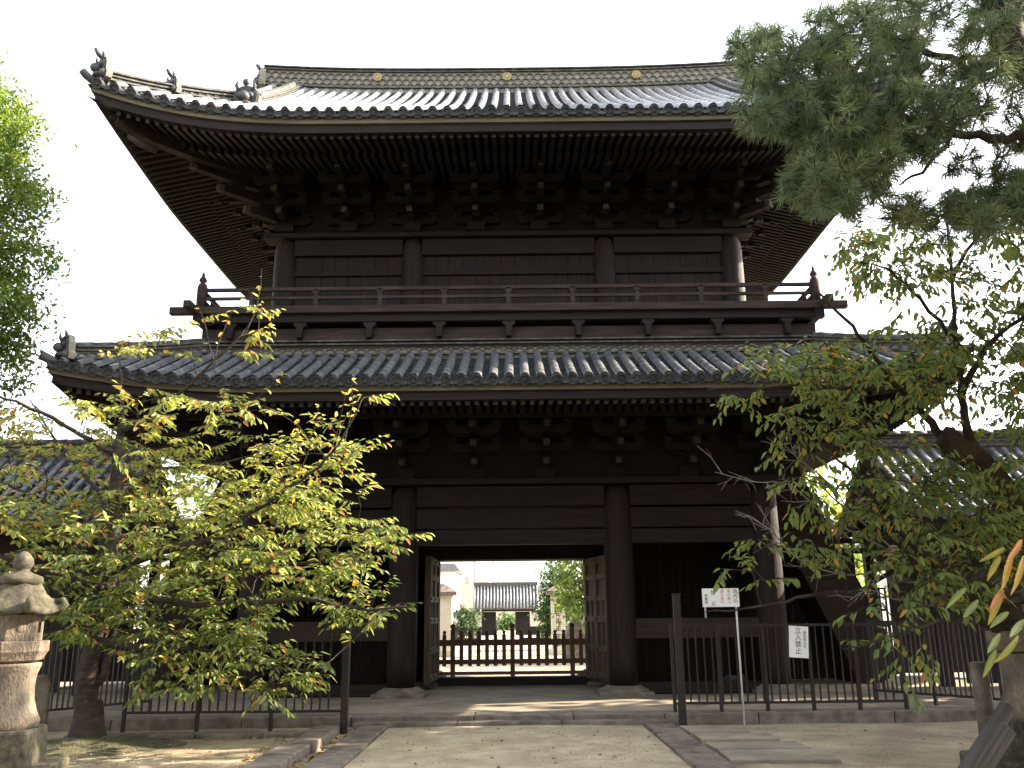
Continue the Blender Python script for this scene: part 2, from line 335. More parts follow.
def eave_map(side, W, H, u, d):
    if side == 0: return (u, CY-H+d)
    if side == 1: return (W-d, CY+u)
    if side == 2: return (-u, CY+H-d)
    return (-(W-d), CY-u)
class Roof:
    def M(s, side, u, d):
        x, y = eave_map(side, s.W, s.H, u, d)
        fl = s.fl*max(0, 1-max(s.W-abs(x), s.H-abs(y-CY), 0)/2.6)**2
        return (x + math.copysign(fl, x), y + math.copysign(fl, y-CY))
    def hip(s, a, sx, sy):
        fl = s.fl*max(0, 1-max(a, 0)/2.6)**2
        return (sx*(s.W-a+fl), CY+sy*(s.H-a+fl))
    def __init__(s, W, H, z0, f, L, Rg, pw, dmax, xg=None, pitch=.266, fl=0.0):
        s.fl = fl; s.W, s.H, s.z0, s.f, s.L, s.Rg, s.pw, s.dmax, s.xg, s.pitch = W, H, z0, f, L, Rg, pw, dmax, xg, pitch
    def A(s, side): return s.W if side % 2 == 0 else s.H
    def lift(s, a): return s.L*max(0, 1-max(a, 0)/s.Rg)**s.pw
    def dlim(s, side, u):
        a = s.A(side)-abs(u)
        if s.xg is None: return min(a, s.dmax)
        if side % 2 == 0: return s.H if abs(u) <= s.xg else a
        return min(a, s.W-s.xg)
    def P(s, side, u, d, dz=0.0):
        a = s.A(side)-abs(u)
        x, y = s.M(side, u, d)
        return Vector((x, y, s.z0 + s.f(d) + s.lift(a) + dz))
    def along(s, side): return (Vector((1,0,0)), Vector((0,1,0)), Vector((-1,0,0)), Vector((0,-1,0)))[side]
    def tiles(s):
        mb = MB(); pt = s.pitch
        for side in range(4):
            A = s.A(side); n = int(A/pt)
            al = s.along(side)
            us = [(i)*pt for i in range(-n, n+1)]
            # round tiles
            for u in us:
                dl = s.dlim(side, u)
                if dl < .12: continue
                d = -.03; seg = .31
                while d < dl-.02:
                    d1 = min(d+seg, dl); p0, p1 = s.P(side, u, d, .05), s.P(side, u, d1, .05)
                    t = (p1-p0).normalized(); nrm = al.cross(t)
                    if nrm.z < 0: nrm = -nrm
                    vs = []
                    for pp, r in ((p0, .082), (p1, .077)):
                        for q in range(7):
                            a = pi*q/6; vs.append(pp + al*(-r*cos(a)) + nrm*(r*sin(a)) + (nrm*R.uniform(-.003,.003)))
                    mb.add(vs, [(q, q+1, q+8, q+7) for q in range(6)], 0, True)
                    d = d1
                # round end tile
                p0 = s.P(side, u, -.03, .05); t = (s.P(side, u, .3, .05)-p0).normalized(); nrm = al.cross(t)
                if nrm.z < 0: nrm = -nrm
                prof = [(.0,.022),(.035,.022),(.04,.008),(.064,.008),(.069,.026),(.1,.026),(.1,-.06)]; p0 = p0 - nrm*.04
                vs = []
                for r, h in prof:
                    for q in range(12):
                        a = 2*pi*q/12; vs.append(p0 + al*(r*cos(a)) + nrm*(r*sin(a)) - t*h)
                mb.add(vs, [(i*12+q, i*12+(q+1) % 12, (i+1)*12+(q+1) % 12, (i+1)*12+q) for i in range(6) for q in range(12)], 2, False)
            # flat pan tiles
            for u in us[:-1]:
                uc = u+pt/2; dl = s.dlim(side, uc)
                if dl < .1: continue
                d = -.02; seg = .235; prev = None
                while d < dl-.02:
                    d1 = min(d+seg, dl); rows = []
                    for dd, lift in ((d, .042), (d1, .012)):
                        row = []
                        for q in range(6):
                            sx = q/5; uu = u + .03 + (pt-.06)*sx
                            row.append(s.P(side, uu, dd, lift - .05*(1-(2*sx-1)**2)))
                        rows.append(row)
                    lowr = prev if prev else [pp - Vector((0,0,.06)) for pp in rows[0]]
                    mb.add(lowr + rows[0], [(q, q+1, q+7, q+6) for q in range(5)], 2, False)
                    mb.add(rows[0] + rows[1], [(q, q+1, q+7, q+6) for q in range(5)], 2, True)
                    prev = rows[1]; d = d1
            # deck below
            m = 40; vs = []; k = 8
            for i in range(m+1):
                u = -A + 2*A*i/m; dl = s.dlim(side, u)
                if s.xg and side % 2 == 0 and abs(u) > s.xg: dl = A-abs(u)
                for j in range(k+1): vs.append(s.P(side, u, max(dl, 0)*j/k, -.075))
            mb.add(vs, [(i*(k+1)+j, (i+1)*(k+1)+j, (i+1)*(k+1)+j+1, i*(k+1)+j+1) for i in range(m) for j in range(k)], 1, True)
        return mb
    def band(s, d0, d1, zt, zb, mb, mi=0, n=64):
        """a board that runs round the eave; zt/zb offsets below the eave curve"""
        for side in range(4):
            A = s.A(side); vs = []
            for i in range(n+1):
                q = -1+2*i/n
                for (d, z) in ((d0, zt), (d0, zb), (d1, zb), (d1, zt)):
                    u = q*(A-d); a = A-abs(u)
                    x, y = s.M(side, u, d)
                    vs.append(Vector((x, y, s.z0 + z + s.lift(a))))
            fs = [(i*4+k, i*4+(k+1) % 4, (i+1)*4+(k+1) % 4, (i+1)*4+k) for i in range(n) for k in range(4)]
            mb.add(vs, fs, mi, False)
    def S_(s, side, u, d, off, sl):   # soffit point
        a = s.A(side)-abs(u); x, y = s.M(side, u, d)
        return Vector((x, y, s.z0 + off + sl*d + s.lift(a)*max(0, 1-d/4.5)))
    def soffit(s, depth, off, sl):
        mb = MB(); n = 60
        for side in range(4):
            A = s.A(side); vs = []; k = 8
            for i in range(n+1):
                u = -A + 2*A*i/n; dl = min(A-abs(u), depth); dl = max(dl, .0)
                for j in range(k+1): vs.append(s.S_(side, u, .1+(dl-.1)*j/k if dl > .1 else dl, off+.02, sl))
            mb.add(vs, [(i*(k+1)+j, (i+1)*(k+1)+j, (i+1)*(k+1)+j+1, i*(k+1)+j+1) for i in range(n) for j in range(k)], 0, True)
        return mb
    def rafters(s, depth, off, sl, step=.155):
        mb = MB()
        for side in range(4):
            A = s.A(side); al = s.along(side); n = int((A-.2)/step)
            for i in range(-n, n+1):
                u = (i+.5)*step
                a = A-abs(u)
                for (d0, d1, o, w_, h) in ((.2, 1.15, off, .075, .10), (1.0, depth, off-.10, .085, .12)):
                    e = min(d1, a-.03)
                    if e < d0+.08: continue
                    m = 3; vs = []
                    for j in range(m+1):
                        d = d0+(e-d0)*j/m; p0 = s.S_(side, u, d, o, sl)
                        for sx, z in ((-1,0),(1,0),(1,-h),(-1,-h)): vs.append(p0 + al*(sx*w_/2) + Vector((0,0,z)))
                    fs = [(j*4+k, j*4+(k+1) % 4, j*4+4+(k+1) % 4, j*4+4+k) for j in range(m) for k in range(4)]
                    mb.add(vs, fs, 0); mb.add(vs[:4], [(0,1,2,3)], 1 if d0 < .5 else 0)
        return mb

def ridge_band(mb, path, h, th, rows=3, step=.2, cap=.09, pale=1):
    """stacked ridge of tiles along a path (path = base centre line); courses of half-round tiles show on both faces"""
    path = [Vector(p) for p in path]
    ds = [0]
    for i in range(1, len(path)): ds.append(ds[-1]+(path[i]-path[i-1]).length)
    def ev(t):
        t = min(max(t, 0), ds[-1])
        for i in range(1, len(path)):
            if t <= ds[i]+1e-9:
                k = (t-ds[i-1])/max(ds[i]-ds[i-1], 1e-9); return path[i-1].lerp(path[i], k), (path[i]-path[i-1]).normalized()
        return path[-1], (path[-1]-path[-2]).normalized()
    n = max(2, int(ds[-1]/.25)); up = Vector((0,0,1))
    def sweep(z0, z1, hw, mi):
        vs = []
        for i in range(n+1):
            p, t = ev(ds[-1]*i/n); sd = t.cross(up).normalized()
            for (sx, z) in ((-1,z0),(1,z0),(1,z1),(-1,z1)): vs.append(p + sd*sx*hw + up*z)
        fs = [(i*4+k, i*4+(k+1) % 4, i*4+4+(k+1) % 4, i*4+4+k) for i in range(n) for k in range(4)] + [(0,1,2,3), (n*4+3, n*4+2, n*4+1, n*4)]
        mb.add(vs, fs, mi)
    sweep(-.12, h, th/2-.03, pale)
    sweep(.0, .035, th/2+.03, 0); sweep(h-.1, h-.07, th/2+.03, 0); sweep(h-.035, h-.005, th/2+.05, 0)
    rh = (h-.15)/rows
    cnt = int(ds[-1]/step)
    for r in range(rows):
        zc = .045 + rh*r
        for i in range(cnt):
            t0 = (i + (.5 if r % 2 else 0) + .5)*step
            p, t = ev(t0); sd = t.cross(up).normalized()
            for sx in (-1, 1):
                vs = []
                for (rr, out) in ((step*.52, .012), (step*.40, .012)):
                    for q in range(7):
                        a = pi*q/6
                        vs.append(p + t*(-rr*cos(a)) + up*(zc + min(rr*sin(a), rh*1.05)*.95) + sd*sx*(th/2-.03+out+.02))
                vi = []
                for (rr, out) in ((step*.52, 0),):
                    for q in range(7):
                        a = pi*q/6
                        vi.append(p + t*(-rr*cos(a)) + up*(zc + min(rr*sin(a), rh*1.05)*.95) + sd*sx*(th/2-.035))
                mb.add(vs+vi, [(q, q+1, q+8, q+7) for q in range(6)] + [(q, q+1, q+15, q+14) for q in range(6)], 0)
    # round cap tiles
    seg = .3; k = max(1, int(ds[-1]/seg))
    for i in range(k):
        a0, a1 = ds[-1]*i/k, ds[-1]*(i+1)/k
        p0, t = ev(a0); p1, _ = ev(a1)
        mb.tube([p0+up*(h+.02), p1+up*(h+.02)], [cap, cap*.9], 10, 0)

def onigawara(sc=1.0):
    """ogre-face end tile: stands at the origin, looks along -Y"""
    mb = MB()
    prof = [(-.30,0),(-.34,.12),(-.27,.2),(-.28,.36),(-.2,.5),(-.08,.57),(.08,.57),(.2,.5),(.28,.36),(.27,.2),(.34,.12),(.30,0)]
    mb.prism([(x*sc, z*sc) for x, z in prof], -.05*sc, .08*sc, 1)
    mb.prism([(x*sc*.86, z*sc*.9+.02*sc) for x, z in prof], -.09*sc, -.05*sc)
    for sx in (-1, 1):
        mb.ball((sx*.11*sc, -.1*sc, .33*sc), .065*sc); mb.ball((sx*.22*sc, -.09*sc, .1*sc), .08*sc)
        mb.tube([(sx*.13*sc,-.06*sc,.44*sc),(sx*.19*sc,-.1*sc,.55*sc),(sx*.15*sc,-.12*sc,.64*sc)], [.045*sc,.035*sc,.01*sc], 8)
    mb.ball((0, -.15*sc, .27*sc), .12*sc, sc=(1,1.1,.9)); mb.ball((0, -.12*sc, .12*sc), .14*sc, sc=(1.1,.7,.45))
    return mb
def bird_perch(sc=1.0):
    mb = MB()
    mb.tube([(0,.1*sc,.5*sc),(0,-.03*sc,.55*sc),(0,-.15*sc,.62*sc),(0,-.22*sc,.72*sc)], [.06*sc,.06*sc,.05*sc,.035*sc], 12)
    return mb

# --- platform-level columns
def column_mb(z0, z1, r):
    mb = MB()
    mb.lathe([(r*.96,z0),(r,z0+.5),(r,z0+(z1-z0)*.6),(r*.97,z1-.3),(r*.9,z1-.14),(r*.74,z1-.04),(r*.5,z1)], n=28)
    return mb
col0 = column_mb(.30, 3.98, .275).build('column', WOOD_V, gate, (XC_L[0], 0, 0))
pm = MB(); pm.box((0,0,.175), (.98,.98,.09)); pm.lathe([(.46,.215),(.44,.25),(.36,.285),(.33,.31)], n=28)
pm.build('plinth', STONE, col0, bevel=.012)
for yy in (0, CY, DEP):
    for xx in XC_L:
        if (xx, yy) != (XC_L[0], 0): dup(col0, gate, (xx, yy, 0))
# --- lower storey beams
def beam(name, mat, x0, x1, y0, y1, z0, z1, bev=.012):
    mb = MB(); mb.b2(x0, x1, y0, y1, z0, z1); return mb.build(name, mat, gate, bevel=bev)
for yy in (0, DEP):
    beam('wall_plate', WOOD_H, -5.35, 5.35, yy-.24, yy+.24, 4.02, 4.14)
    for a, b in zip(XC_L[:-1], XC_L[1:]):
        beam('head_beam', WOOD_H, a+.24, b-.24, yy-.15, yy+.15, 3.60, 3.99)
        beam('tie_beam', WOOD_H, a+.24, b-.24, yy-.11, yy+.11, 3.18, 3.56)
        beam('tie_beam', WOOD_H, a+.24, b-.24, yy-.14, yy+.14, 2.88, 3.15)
    for a, b in ((XC_L[0], XC_L[1]), (XC_L[2], XC_L[3])):
        beam('waist_rail', WOOD_RED, a+.24, b-.24, yy-.09, yy+.09, 1.13, 1.49)
        beam('ground_rail', WOOD_H, a+.24, b-.24, yy-.1, yy+.1, .16, .36)
for sx in (-1, 1):
    x = sx*4.87
    beam('wall_plate', WOOD_H, x-.24, x+.24, .25, DEP-.25, 4.022, 4.142)
    for a, b in ((0, CY), (CY, DEP)):
        beam('tie_beam', WOOD_H, x-.14, x+.14, a+.24, b-.24, 3.60, 3.99); beam('tie_beam', WOOD_H, x-.11, x+.11, a+.24, b-.24, 2.88, 3.15); beam('tie_beam', WOOD_H, x-.09, x+.09, a+.2, b-.2, 3.152, 3.598)
        mb = MB()
        for i in range(9):
            y0 = a+.26+(b-a-.52)*i/9; mb.b2(x-.035-.004*(i % 2), x+.035, y0, y0+(b-a-.52)/9-.006, .18, 2.87)
        mb.build('side_wall', WOOD_V, gate)
        beam('waist_rail', WOOD_H, x-.09, x+.09, a+.24, b-.24, 1.13, 1.49)
# board partitions of the middle row beside the doorway, ceiling of the passage
for sx in (-1, 1):
    mb = MB(); n = 12
    for i in range(n):
        x0 = 2.3+(4.6-2.3)*i/n; mb.b2(sx*x0, sx*(x0+2.3/n-.008), CY-.04-.004*(i % 2), CY+.04, .18, 4.1)
    mb.build('partition_wall', WOOD_V, gate)
    beam('waist_rail', WOOD_RED, sx*2.3, sx*4.6, CY-.1, CY-.045, 1.13, 1.45)
    for y0, y1 in ((.2, CY-.2), (CY+.2, DEP-.2)):
        mb = MB(); n = 10
        for i in range(n): mb.b2(sx*2.02, sx*2.08, y0+(y1-y0)*i/n, y0+(y1-y0)*(i+1)/n-.06, 1.5, 2.86)
        mb.b2(sx*2.0, sx*2.1, y0, y1, 1.2, 1.5); mb.b2(sx*2.02, sx*2.07, y0, y1, .2, 1.2)
        mb.build('inner_lattice', WOOD_V, gate)
mb = MB()
for i in range(22): mb.b2(-4.8, 4.8, .1+i*(DEP-.2)/22, .1+(i+1)*(DEP-.2)/22-.008, 4.16+.003*(i % 2), 4.22)
mb.build('passage_ceiling', WOOD_H, gate)
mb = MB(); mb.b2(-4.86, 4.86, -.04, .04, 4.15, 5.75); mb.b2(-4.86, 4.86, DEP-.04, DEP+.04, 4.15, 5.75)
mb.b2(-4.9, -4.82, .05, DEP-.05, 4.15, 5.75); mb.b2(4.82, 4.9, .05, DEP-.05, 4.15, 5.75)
mb.build('bracket_backing_wall', WOOD_SHADE, gate)
# --- doorway in the middle row
for sx in (-1, 1): beam('door_jamb', WOOD_V, sx*1.57, sx*1.86, CY-.16, CY+.16, .3, 2.74)
beam('door_lintel', WOOD_H, -1.86, 1.86, CY-.17, CY+.17, 2.75, 3.15)
beam('threshold', WOOD_H, -2.2, 2.2, CY-.16, CY+.16, .15, .315)
mb = MB(); mb.b2(-1.86, 1.86, CY-.05, CY+.05, 3.15, 4.12); mb.build('transom_boards', WOOD_H, gate)
def door_leaf(sx, ang):
    """leaf hinged at the jamb; local: x along the leaf from hinge"""
    e = MB(); L = 1.5
    e.b2(.0, L, -.03, .03, .0, 2.46)
    o = e.build('door_leaf', WOOD_DOOR, gate, (sx*1.62, CY-.2, .285), (0, 0, ang))
    f = MB()
    for x in (.06, L/2, L-.06): f.b2(x-.055, x+.055, -.062, .062, .002, 2.458)
    for x in (L*.27, L*.73): f.b2(x-.03, x+.03, -.052, .052, .12, 1.62)
    for z in (.1, .62, 1.2, 1.62, 2.05, 2.38): f.b2(.004, L-.004, -.056, .056, z-.06, z+.06)
    f.build('door_frame', WOOD_DOOR, o, bevel=.006)
    st = MB(); st.ball((0,0,0), .022, n=8); s0 = st.build('iron_stud', IRON, o, (.06,-.064,.1))
    for z in (.1, .62, 1.2, 1.62, 2.38):
        for x in (.06, L/2, L-.06):
            for sy in (-1, 1): dup(s0, o, (x, sy*.064, z))
door_leaf(-1, radians(-92)); door_leaf(1, radians(-77))

# --- brackets
def bracket_mb(diag=False, k3=3, st=.42, hh=.275):
    mb = MB()
    mb.box((0,0,.1), (.36,.36,.2)); mb.box((0,0,.04), (.27,.27,.1))
    for k in range(k3):
        z = .2 + hh*k + .075; out = (k+1)*st
        mb.box((0, -(out-.3)/2+.02, z), (.12, out+.34, .15))
        # nose with a paler weathered end
        y = -out-.15
        mb.box((0, y-.04, z-.01), (.118, .13, .13), 0, Matrix.Rotation(-.25, 3, 'X')); mb.box((0, y-.115, z-.03), (.112, .03, .11), 1, Matrix.Rotation(-.25, 3, 'X'))
        for j in range(k+1):
            yy = -j*st
            ln = 1.02 - .14*((k-j) % 2)
            # cross arm with rounded underside
            poly = [(-ln/2, .075), (ln/2, .075), (ln/2, -.01), (ln/2-.09, -.075), (-ln/2+.09, -.075), (-ln/2, -.01)]
            mb.prism([(a, b+z) for a, b in poly], yy-.06, yy+.06)
            for x in (-ln/2+.09, 0, ln/2-.09):
                mb.box((x, yy, z+.075+.075), (.2,.2,.05)); mb.box((x, yy, z+.075+.03), (.15,.15,.06))
    mb.box((0, -k3*st, .2+hh*k3+.02), (1.05, .12, .12))
    return mb
def place_brackets(zb, XC, yD):
    xs = [XC[0], (XC[0]+XC[1])/2, XC[1], XC[1]/3, -XC[1]/3, XC[2], (XC[2]+XC[3])/2, XC[3]]
    b0 = bracket_mb().build('bracket_set', [WOOD_SHADE, WOOD_END], gate, (xs[0], 0, zb))
    for x in xs[1:]: dup(b0, gate, (x, 0, zb))
    for x in xs: dup(b0, gate, (x, yD, zb), pi)
    for y in (0.001, yD*.25, yD*.5, yD*.75, yD-.001):
        dup(b0, gate, (XC[0]-.002, y, zb), -pi/2); dup(b0, gate, (XC[3]+.002, y, zb), pi/2)
    # corner arms
    cb = MB()
    for k in range(3):
        z = .2+.275*k+.075; out = ((k+1)*.42+.2)*1.414
        cb.box((0, -out/2, z), (.15, out, .16)); cb.box((0, -out-.05, z-.01), (.14, .12, .13), 1)
        cb.box((0, -(k+1)*.42*1.414, z+.14), (.26,.26,.1))
    c0 = cb.build('corner_bracket', [WOOD_SHADE, WOOD_END], gate, (XC[0], 0, zb), (0,0,-pi/4))
    dup(c0, gate, (XC[3], 0, zb), pi/4); dup(c0, gate, (XC[0], yD, zb), -3*pi/4); dup(c0, gate, (XC[3], yD, zb), 3*pi/4)
def purlin_ring(name, half_x, y0, y1, z0, z1, w_):
    mb = MB()
    mb.b2(-half_x-.5, half_x+.5, y0-w_/2, y0+w_/2, z0, z1); mb.b2(-half_x-.5, half_x+.5, y1-w_/2, y1+w_/2, z0, z1)
    for sx in (-1,1): mb.b2(sx*half_x-w_/2, sx*half_x+w_/2, y0-.5, y1+.5, z0+.004, z1+.004)
    return mb.build(name, WOOD_SHADE, gate)
place_brackets(4.14, XC_L, DEP)
purlin_ring('eave_purlin', 4.87+1.27, -1.27, DEP+1.27, 5.11, 5.27, .17)

# --- lower roof
RL = Roof(7.72, CY+2.97, 5.36, lambda d: .46*d + .02*d*d, .38, 3.6, 2.0, 1.97, fl=.03)
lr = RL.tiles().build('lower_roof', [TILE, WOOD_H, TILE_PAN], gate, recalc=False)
mb = MB(); RL.band(.05, .2, -.06, -.16, mb); mb.build('lower_fascia', FASCIA, gate)
mb = MB(); RL.band(.1, .3, -.163, -.31, mb); mb.build('lower_eave_board', WOOD_H, gate)
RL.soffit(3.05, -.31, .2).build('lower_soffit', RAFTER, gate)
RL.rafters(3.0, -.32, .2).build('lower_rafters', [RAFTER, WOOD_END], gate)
def hip_path(rf, a0, a1, sx, sy, dz, n=14):
    pts = []
    for i in range(n+1):
        a = a0+(a1-a0)*i/n
        z = rf.z0 + rf.f(a) + rf.lift(a) + dz
        pts.append((*rf.hip(a, sx, sy), z))
    return pts
def hip_ridge(rf, a0, a1, sx, sy, h, th, name, rows, parent=gate):
    mb = MB(); ridge_band(mb, hip_path(rf, a0, a1, sx, sy, .03), h, th, rows, .17, .075)
    return mb.build(name, [RIDGE, RIDGE_PALE], parent)
def end_tile(x, y, z, rz, sc, parent=gate, perch=True):
    o = onigawara(sc).build('ridge_end_tile', [END_TILE, RIDGE_PALE], parent, (x, y, z), (0, 0, rz))
    if perch: bird_perch(sc).build('bird_perch', END_TILE, o)
    return o
def corner_nose(rf, sx, sy, zoff):
    """hip rafter running out under the corner, with carved nose"""
    mb = MB(); pts = []
    for a in (2.9, 2.0, 1.3, .85, .55, .36):
        pts.append(Vector((*rf.hip(a, sx, sy), rf.z0+zoff+.2*a+rf.lift(a)*max(0, 1-a/4.5))))
    up = Vector((0,0,1)); vs = []
    for i, p_ in enumerate(pts):
        t = (pts[min(i+1,5)]-pts[max(i-1,0)]).normalized(); sd = t.cross(up).normalized(); k_ = 1 if i < 5 else .7
        for (s_, z) in ((-1,0),(1,0),(1,-.26*k_),(-1,-.26*k_)): vs.append(p_+sd*s_*.09+up*z)
    fs = [(i*4+k, i*4+(k+1) % 4, i*4+4+(k+1) % 4, i*4+4+k) for i in range(5) for k in range(4)]+[(0,1,2,3),(20,21,22,23)]
    mb.add(vs, fs, 0)
    q = pts[3]; d_ = Vector((sx, sy, 0)).normalized()
    mb.tube([q+up*-.36, q+d_*.35+up*-.34, q+d_*.55+up*-.28], [.07,.06,.035], 8, 1)
    return mb.build('hip_rafter', [WOOD_H, WOOD_END], gate)
for sx in (-1, 1):
    for sy in (-1, 1):
        hip_ridge(RL, 2.05, .3, sx, sy, .24, .26, 'corner_ridge', 1)
        rz = math.atan2(sy, sx)+pi/2
        a = .22; end_tile(*RL.hip(a, sx, sy), RL.z0+RL.f(a)+RL.lift(a)+.02, rz, .8, perch=False)
        # round tile that points out under the corner
        a = .1; mb = MB(); c_ = Vector((*RL.hip(a, sx, sy), RL.z0+RL.lift(a)+.06)); d_ = Vector((sx, sy, 0)).normalized()
        mb.tube([c_-d_*.3, c_, c_+d_*.22+Vector((0,0,.07))], [.07,.075,.08], 10); mb.build('corner_tile', END_TILE, gate)
        corner_nose(RL, sx, sy, -.33)
# flashing ridge where the roof meets the balcony base
mb = MB(); zt = RL.z0+RL.f(2.0)
for path in ([(-5.9,-1.0,zt),(5.9,-1.0,zt)], [(5.9,DEP+1.0,zt),(-5.9,DEP+1.0,zt)], [(5.82,-1.0,zt),(5.82,DEP+1.0,zt)], [(-5.82,DEP+1.0,zt),(-5.82,-1.0,zt)]):
    ridge_band(mb, path, .30, .26, 1, .2, .05)
mb.build('flashing_ridge', [RIDGE, RIDGE_PALE], gate)

# --- balcony
BZ = 7.27; BX = 5.95; BY = -1.3
mb = MB(); mb.b2(-5.85, 5.85, -1.12, DEP+1.12, 6.5, 6.9); mb.build('balcony_base', WOOD_GREY, gate)
mb = MB()
for (x0,x1,y0,y1) in ((-BX,BX,BY+.02,-.2),(-BX,BX,DEP+.2,DEP-BY-.02),(-BX,-4.6,-.2,DEP+.2),(4.6,BX,-.2,DEP+.2)): mb.b2(x0,x1,y0,y1,BZ-.09,BZ)
mb.build('balcony_floor', WOOD_GREY, gate)
mb = MB()
for yy in (BY, DEP-BY): mb.b2(-6.42, 6.42, yy-.07, yy+.07, BZ-.13, BZ+.015)
for sx in (-1,1): mb.b2(sx*BX-.07, sx*BX+.07, BY-.45, DEP-BY+.45, BZ-.126, BZ+.011)
mb.build('balcony_edge_beam', WOOD_GREY, gate, bevel=.012)
mb = MB()
for yy in (BY+.1, DEP-BY-.1): mb.b2(-6.0, 6.0, yy-.08, yy+.08, BZ-.29, BZ-.132)
for sx in (-1,1): mb.b2(sx*5.87-.08, sx*5.87+.08, BY-.05, DEP-BY+.05, BZ-.286, BZ-.128)
mb.build('balcony_bearer', WOOD_H, gate, bevel=.012)
mb = MB(); mb.prism([(-.12,0),(.12,0),(.12,-.045),(.06,-.1),(.05,-.3),(-.05,-.3),(-.06,-.1),(-.12,-.045)], -.07, .12); mb.box((0,.02,-.25),(.09,.26,.12))
c0 = mb.build('balcony_bracket', WOOD_H, gate, (-5.28, -1.19, BZ-.29))
for i in range(1, 9): dup(c0, gate, (-5.28+1.32*i, -1.19, BZ-.29))
for i in range(9): dup(c0, gate, (-5.28+1.32*i, DEP+1.19, BZ-.29), pi)
for i in range(5):
    dup(c0, gate, (-5.9, -.4+1.5*i, BZ-.29), -pi/2); dup(c0, gate, (5.9, -.4+1.5*i, BZ-.29), pi/2)
nm = MB(); nm.lathe([(.095,BZ+.0),(.095,BZ+.44),(.08,BZ+.46),(.085,BZ+.48),(.06,BZ+.5),(.045,BZ+.53),(.075,BZ+.57),(.07,BZ+.6),(.045,BZ+.64),(.025,BZ+.67),(.035,BZ+.69),(.02,BZ+.72),(.008,BZ+.76)], n=14)
n0 = nm.build('newel_post', WOOD_GREY, gate, (-5.86, BY+.04, 0))
for q in ((5.86, BY+.04), (-5.86, DEP-BY-.04), (5.86, DEP-BY-.04)): dup(n0, gate, (*q, 0))
rl = MB()
for z, r in ((BZ+.375, .035), (BZ+.2, .03)):
    for yy in (BY+.04, DEP-BY-.04): rl.b2(-5.82, 5.82, yy-r, yy+r, z-r, z+r)
    for sx in (-1,1): rl.b2(sx*5.86-r, sx*5.86+r, BY+.1, DEP-BY-.1, z-r, z+r)
rail = rl.build('balcony_railing', WOOD_GREY, gate, bevel=.008)
bl = MB(); bl.box((0,0,BZ+.19),(.085,.07,.36)); bl.box((0,0,BZ+.31),(.13,.08,.05))
b0 = bl.build('baluster', WOOD_GREY, rail, (-4.9, BY+.04, 0))
for i in range(1, 9): dup(b0, rail, (-4.9+1.225*i, BY+.04, 0))
for i in range(9): dup(b0, rail, (-4.9+1.225*i, DEP-BY-.04, 0))
for i in range(5):
    for sx in (-1,1): dup(b0, rail, (sx*5.86, -.6+1.6*i, 0), pi/2)
for sx in (-1,1):
    mb = MB(); mb.tube([(sx*5.72, BY+.04, BZ+.2), (sx*5.55, BY+.04, BZ+.02)], .025, 6); mb.build('rail_brace', WOOD_GREY, rail)

# --- upper storey body
c0 = column_mb(BZ, 9.22, .24).build('upper_column', WOOD_V, gate, (XC_U[0], .1, 0))
for yy in (.1, CY, DEP-.1):
    for xx in XC_U:
        if (xx, yy) != (XC_U[0], .1): dup(c0, gate, (xx, yy, 0))
for yy in (.1, DEP-.1):
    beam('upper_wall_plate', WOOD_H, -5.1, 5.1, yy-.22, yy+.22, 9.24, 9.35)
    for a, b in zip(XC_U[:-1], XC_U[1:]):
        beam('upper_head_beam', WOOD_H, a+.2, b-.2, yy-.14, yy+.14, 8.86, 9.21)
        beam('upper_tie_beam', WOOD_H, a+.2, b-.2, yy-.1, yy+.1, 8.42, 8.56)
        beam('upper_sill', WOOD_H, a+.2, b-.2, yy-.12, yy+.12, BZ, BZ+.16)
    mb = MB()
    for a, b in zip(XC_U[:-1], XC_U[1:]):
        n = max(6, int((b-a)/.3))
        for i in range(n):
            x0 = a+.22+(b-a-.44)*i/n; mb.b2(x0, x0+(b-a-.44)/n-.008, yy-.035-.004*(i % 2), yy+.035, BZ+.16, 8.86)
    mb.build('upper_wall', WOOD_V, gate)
for sx in (-1, 1):
    x = sx*4.66
    beam('upper_wall_plate', WOOD_H, x-.22, x+.22, .34, DEP-.34, 9.242, 9.352)
    for a, b in ((.1, CY), (CY, DEP-.1)):
        beam('upper_head_beam', WOOD_H, x-.14, x+.14, a+.2, b-.2, 8.86, 9.21)
        mb = MB(); n = 8
        for i in range(n):
            y0 = a+.22+(b-a-.44)*i/n; mb.b2(x-.035-.004*(i % 2), x+.035, y0, y0+(b-a-.44)/n-.008, BZ+.1, 8.86)
        mb.build('upper_wall', WOOD_V, gate)
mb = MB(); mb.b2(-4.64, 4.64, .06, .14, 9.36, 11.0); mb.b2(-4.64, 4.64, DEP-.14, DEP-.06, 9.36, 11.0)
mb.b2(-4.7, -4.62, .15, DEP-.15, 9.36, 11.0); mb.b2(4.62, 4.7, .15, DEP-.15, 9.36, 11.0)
mb.build('bracket_backing_wall', WOOD_SHADE, gate)
place_brackets(9.35, XC_U, DEP)
purlin_ring('eave_purlin', 4.66+1.27, -1.27, DEP+1.27, 10.32, 10.48, .17)

# --- upper roof
XG = 6.0; HU = CY+2.98
RU = Roof(7.34, HU, 10.36, lambda d: .62*d + .018*d*d, .62, 4.4, 2.7, None, XG, fl=.2)
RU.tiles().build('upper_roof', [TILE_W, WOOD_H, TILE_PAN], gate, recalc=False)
mb = MB(); RU.band(.05, .2, -.035, -.17, mb); mb.build('upper_fascia', FASCIA, gate)
mb = MB(); RU.band(.1, .3, -.173, -.33, mb); mb.build('upper_eave_board', WOOD_H, gate)
RU.soffit(3.2, -.33, .24).build('upper_soffit', RAFTER, gate)
RU.rafters(3.15, -.34, .24).build('upper_rafters', [RAFTER, RAFTER_END], gate)
zr = RU.z0+RU.f(HU)
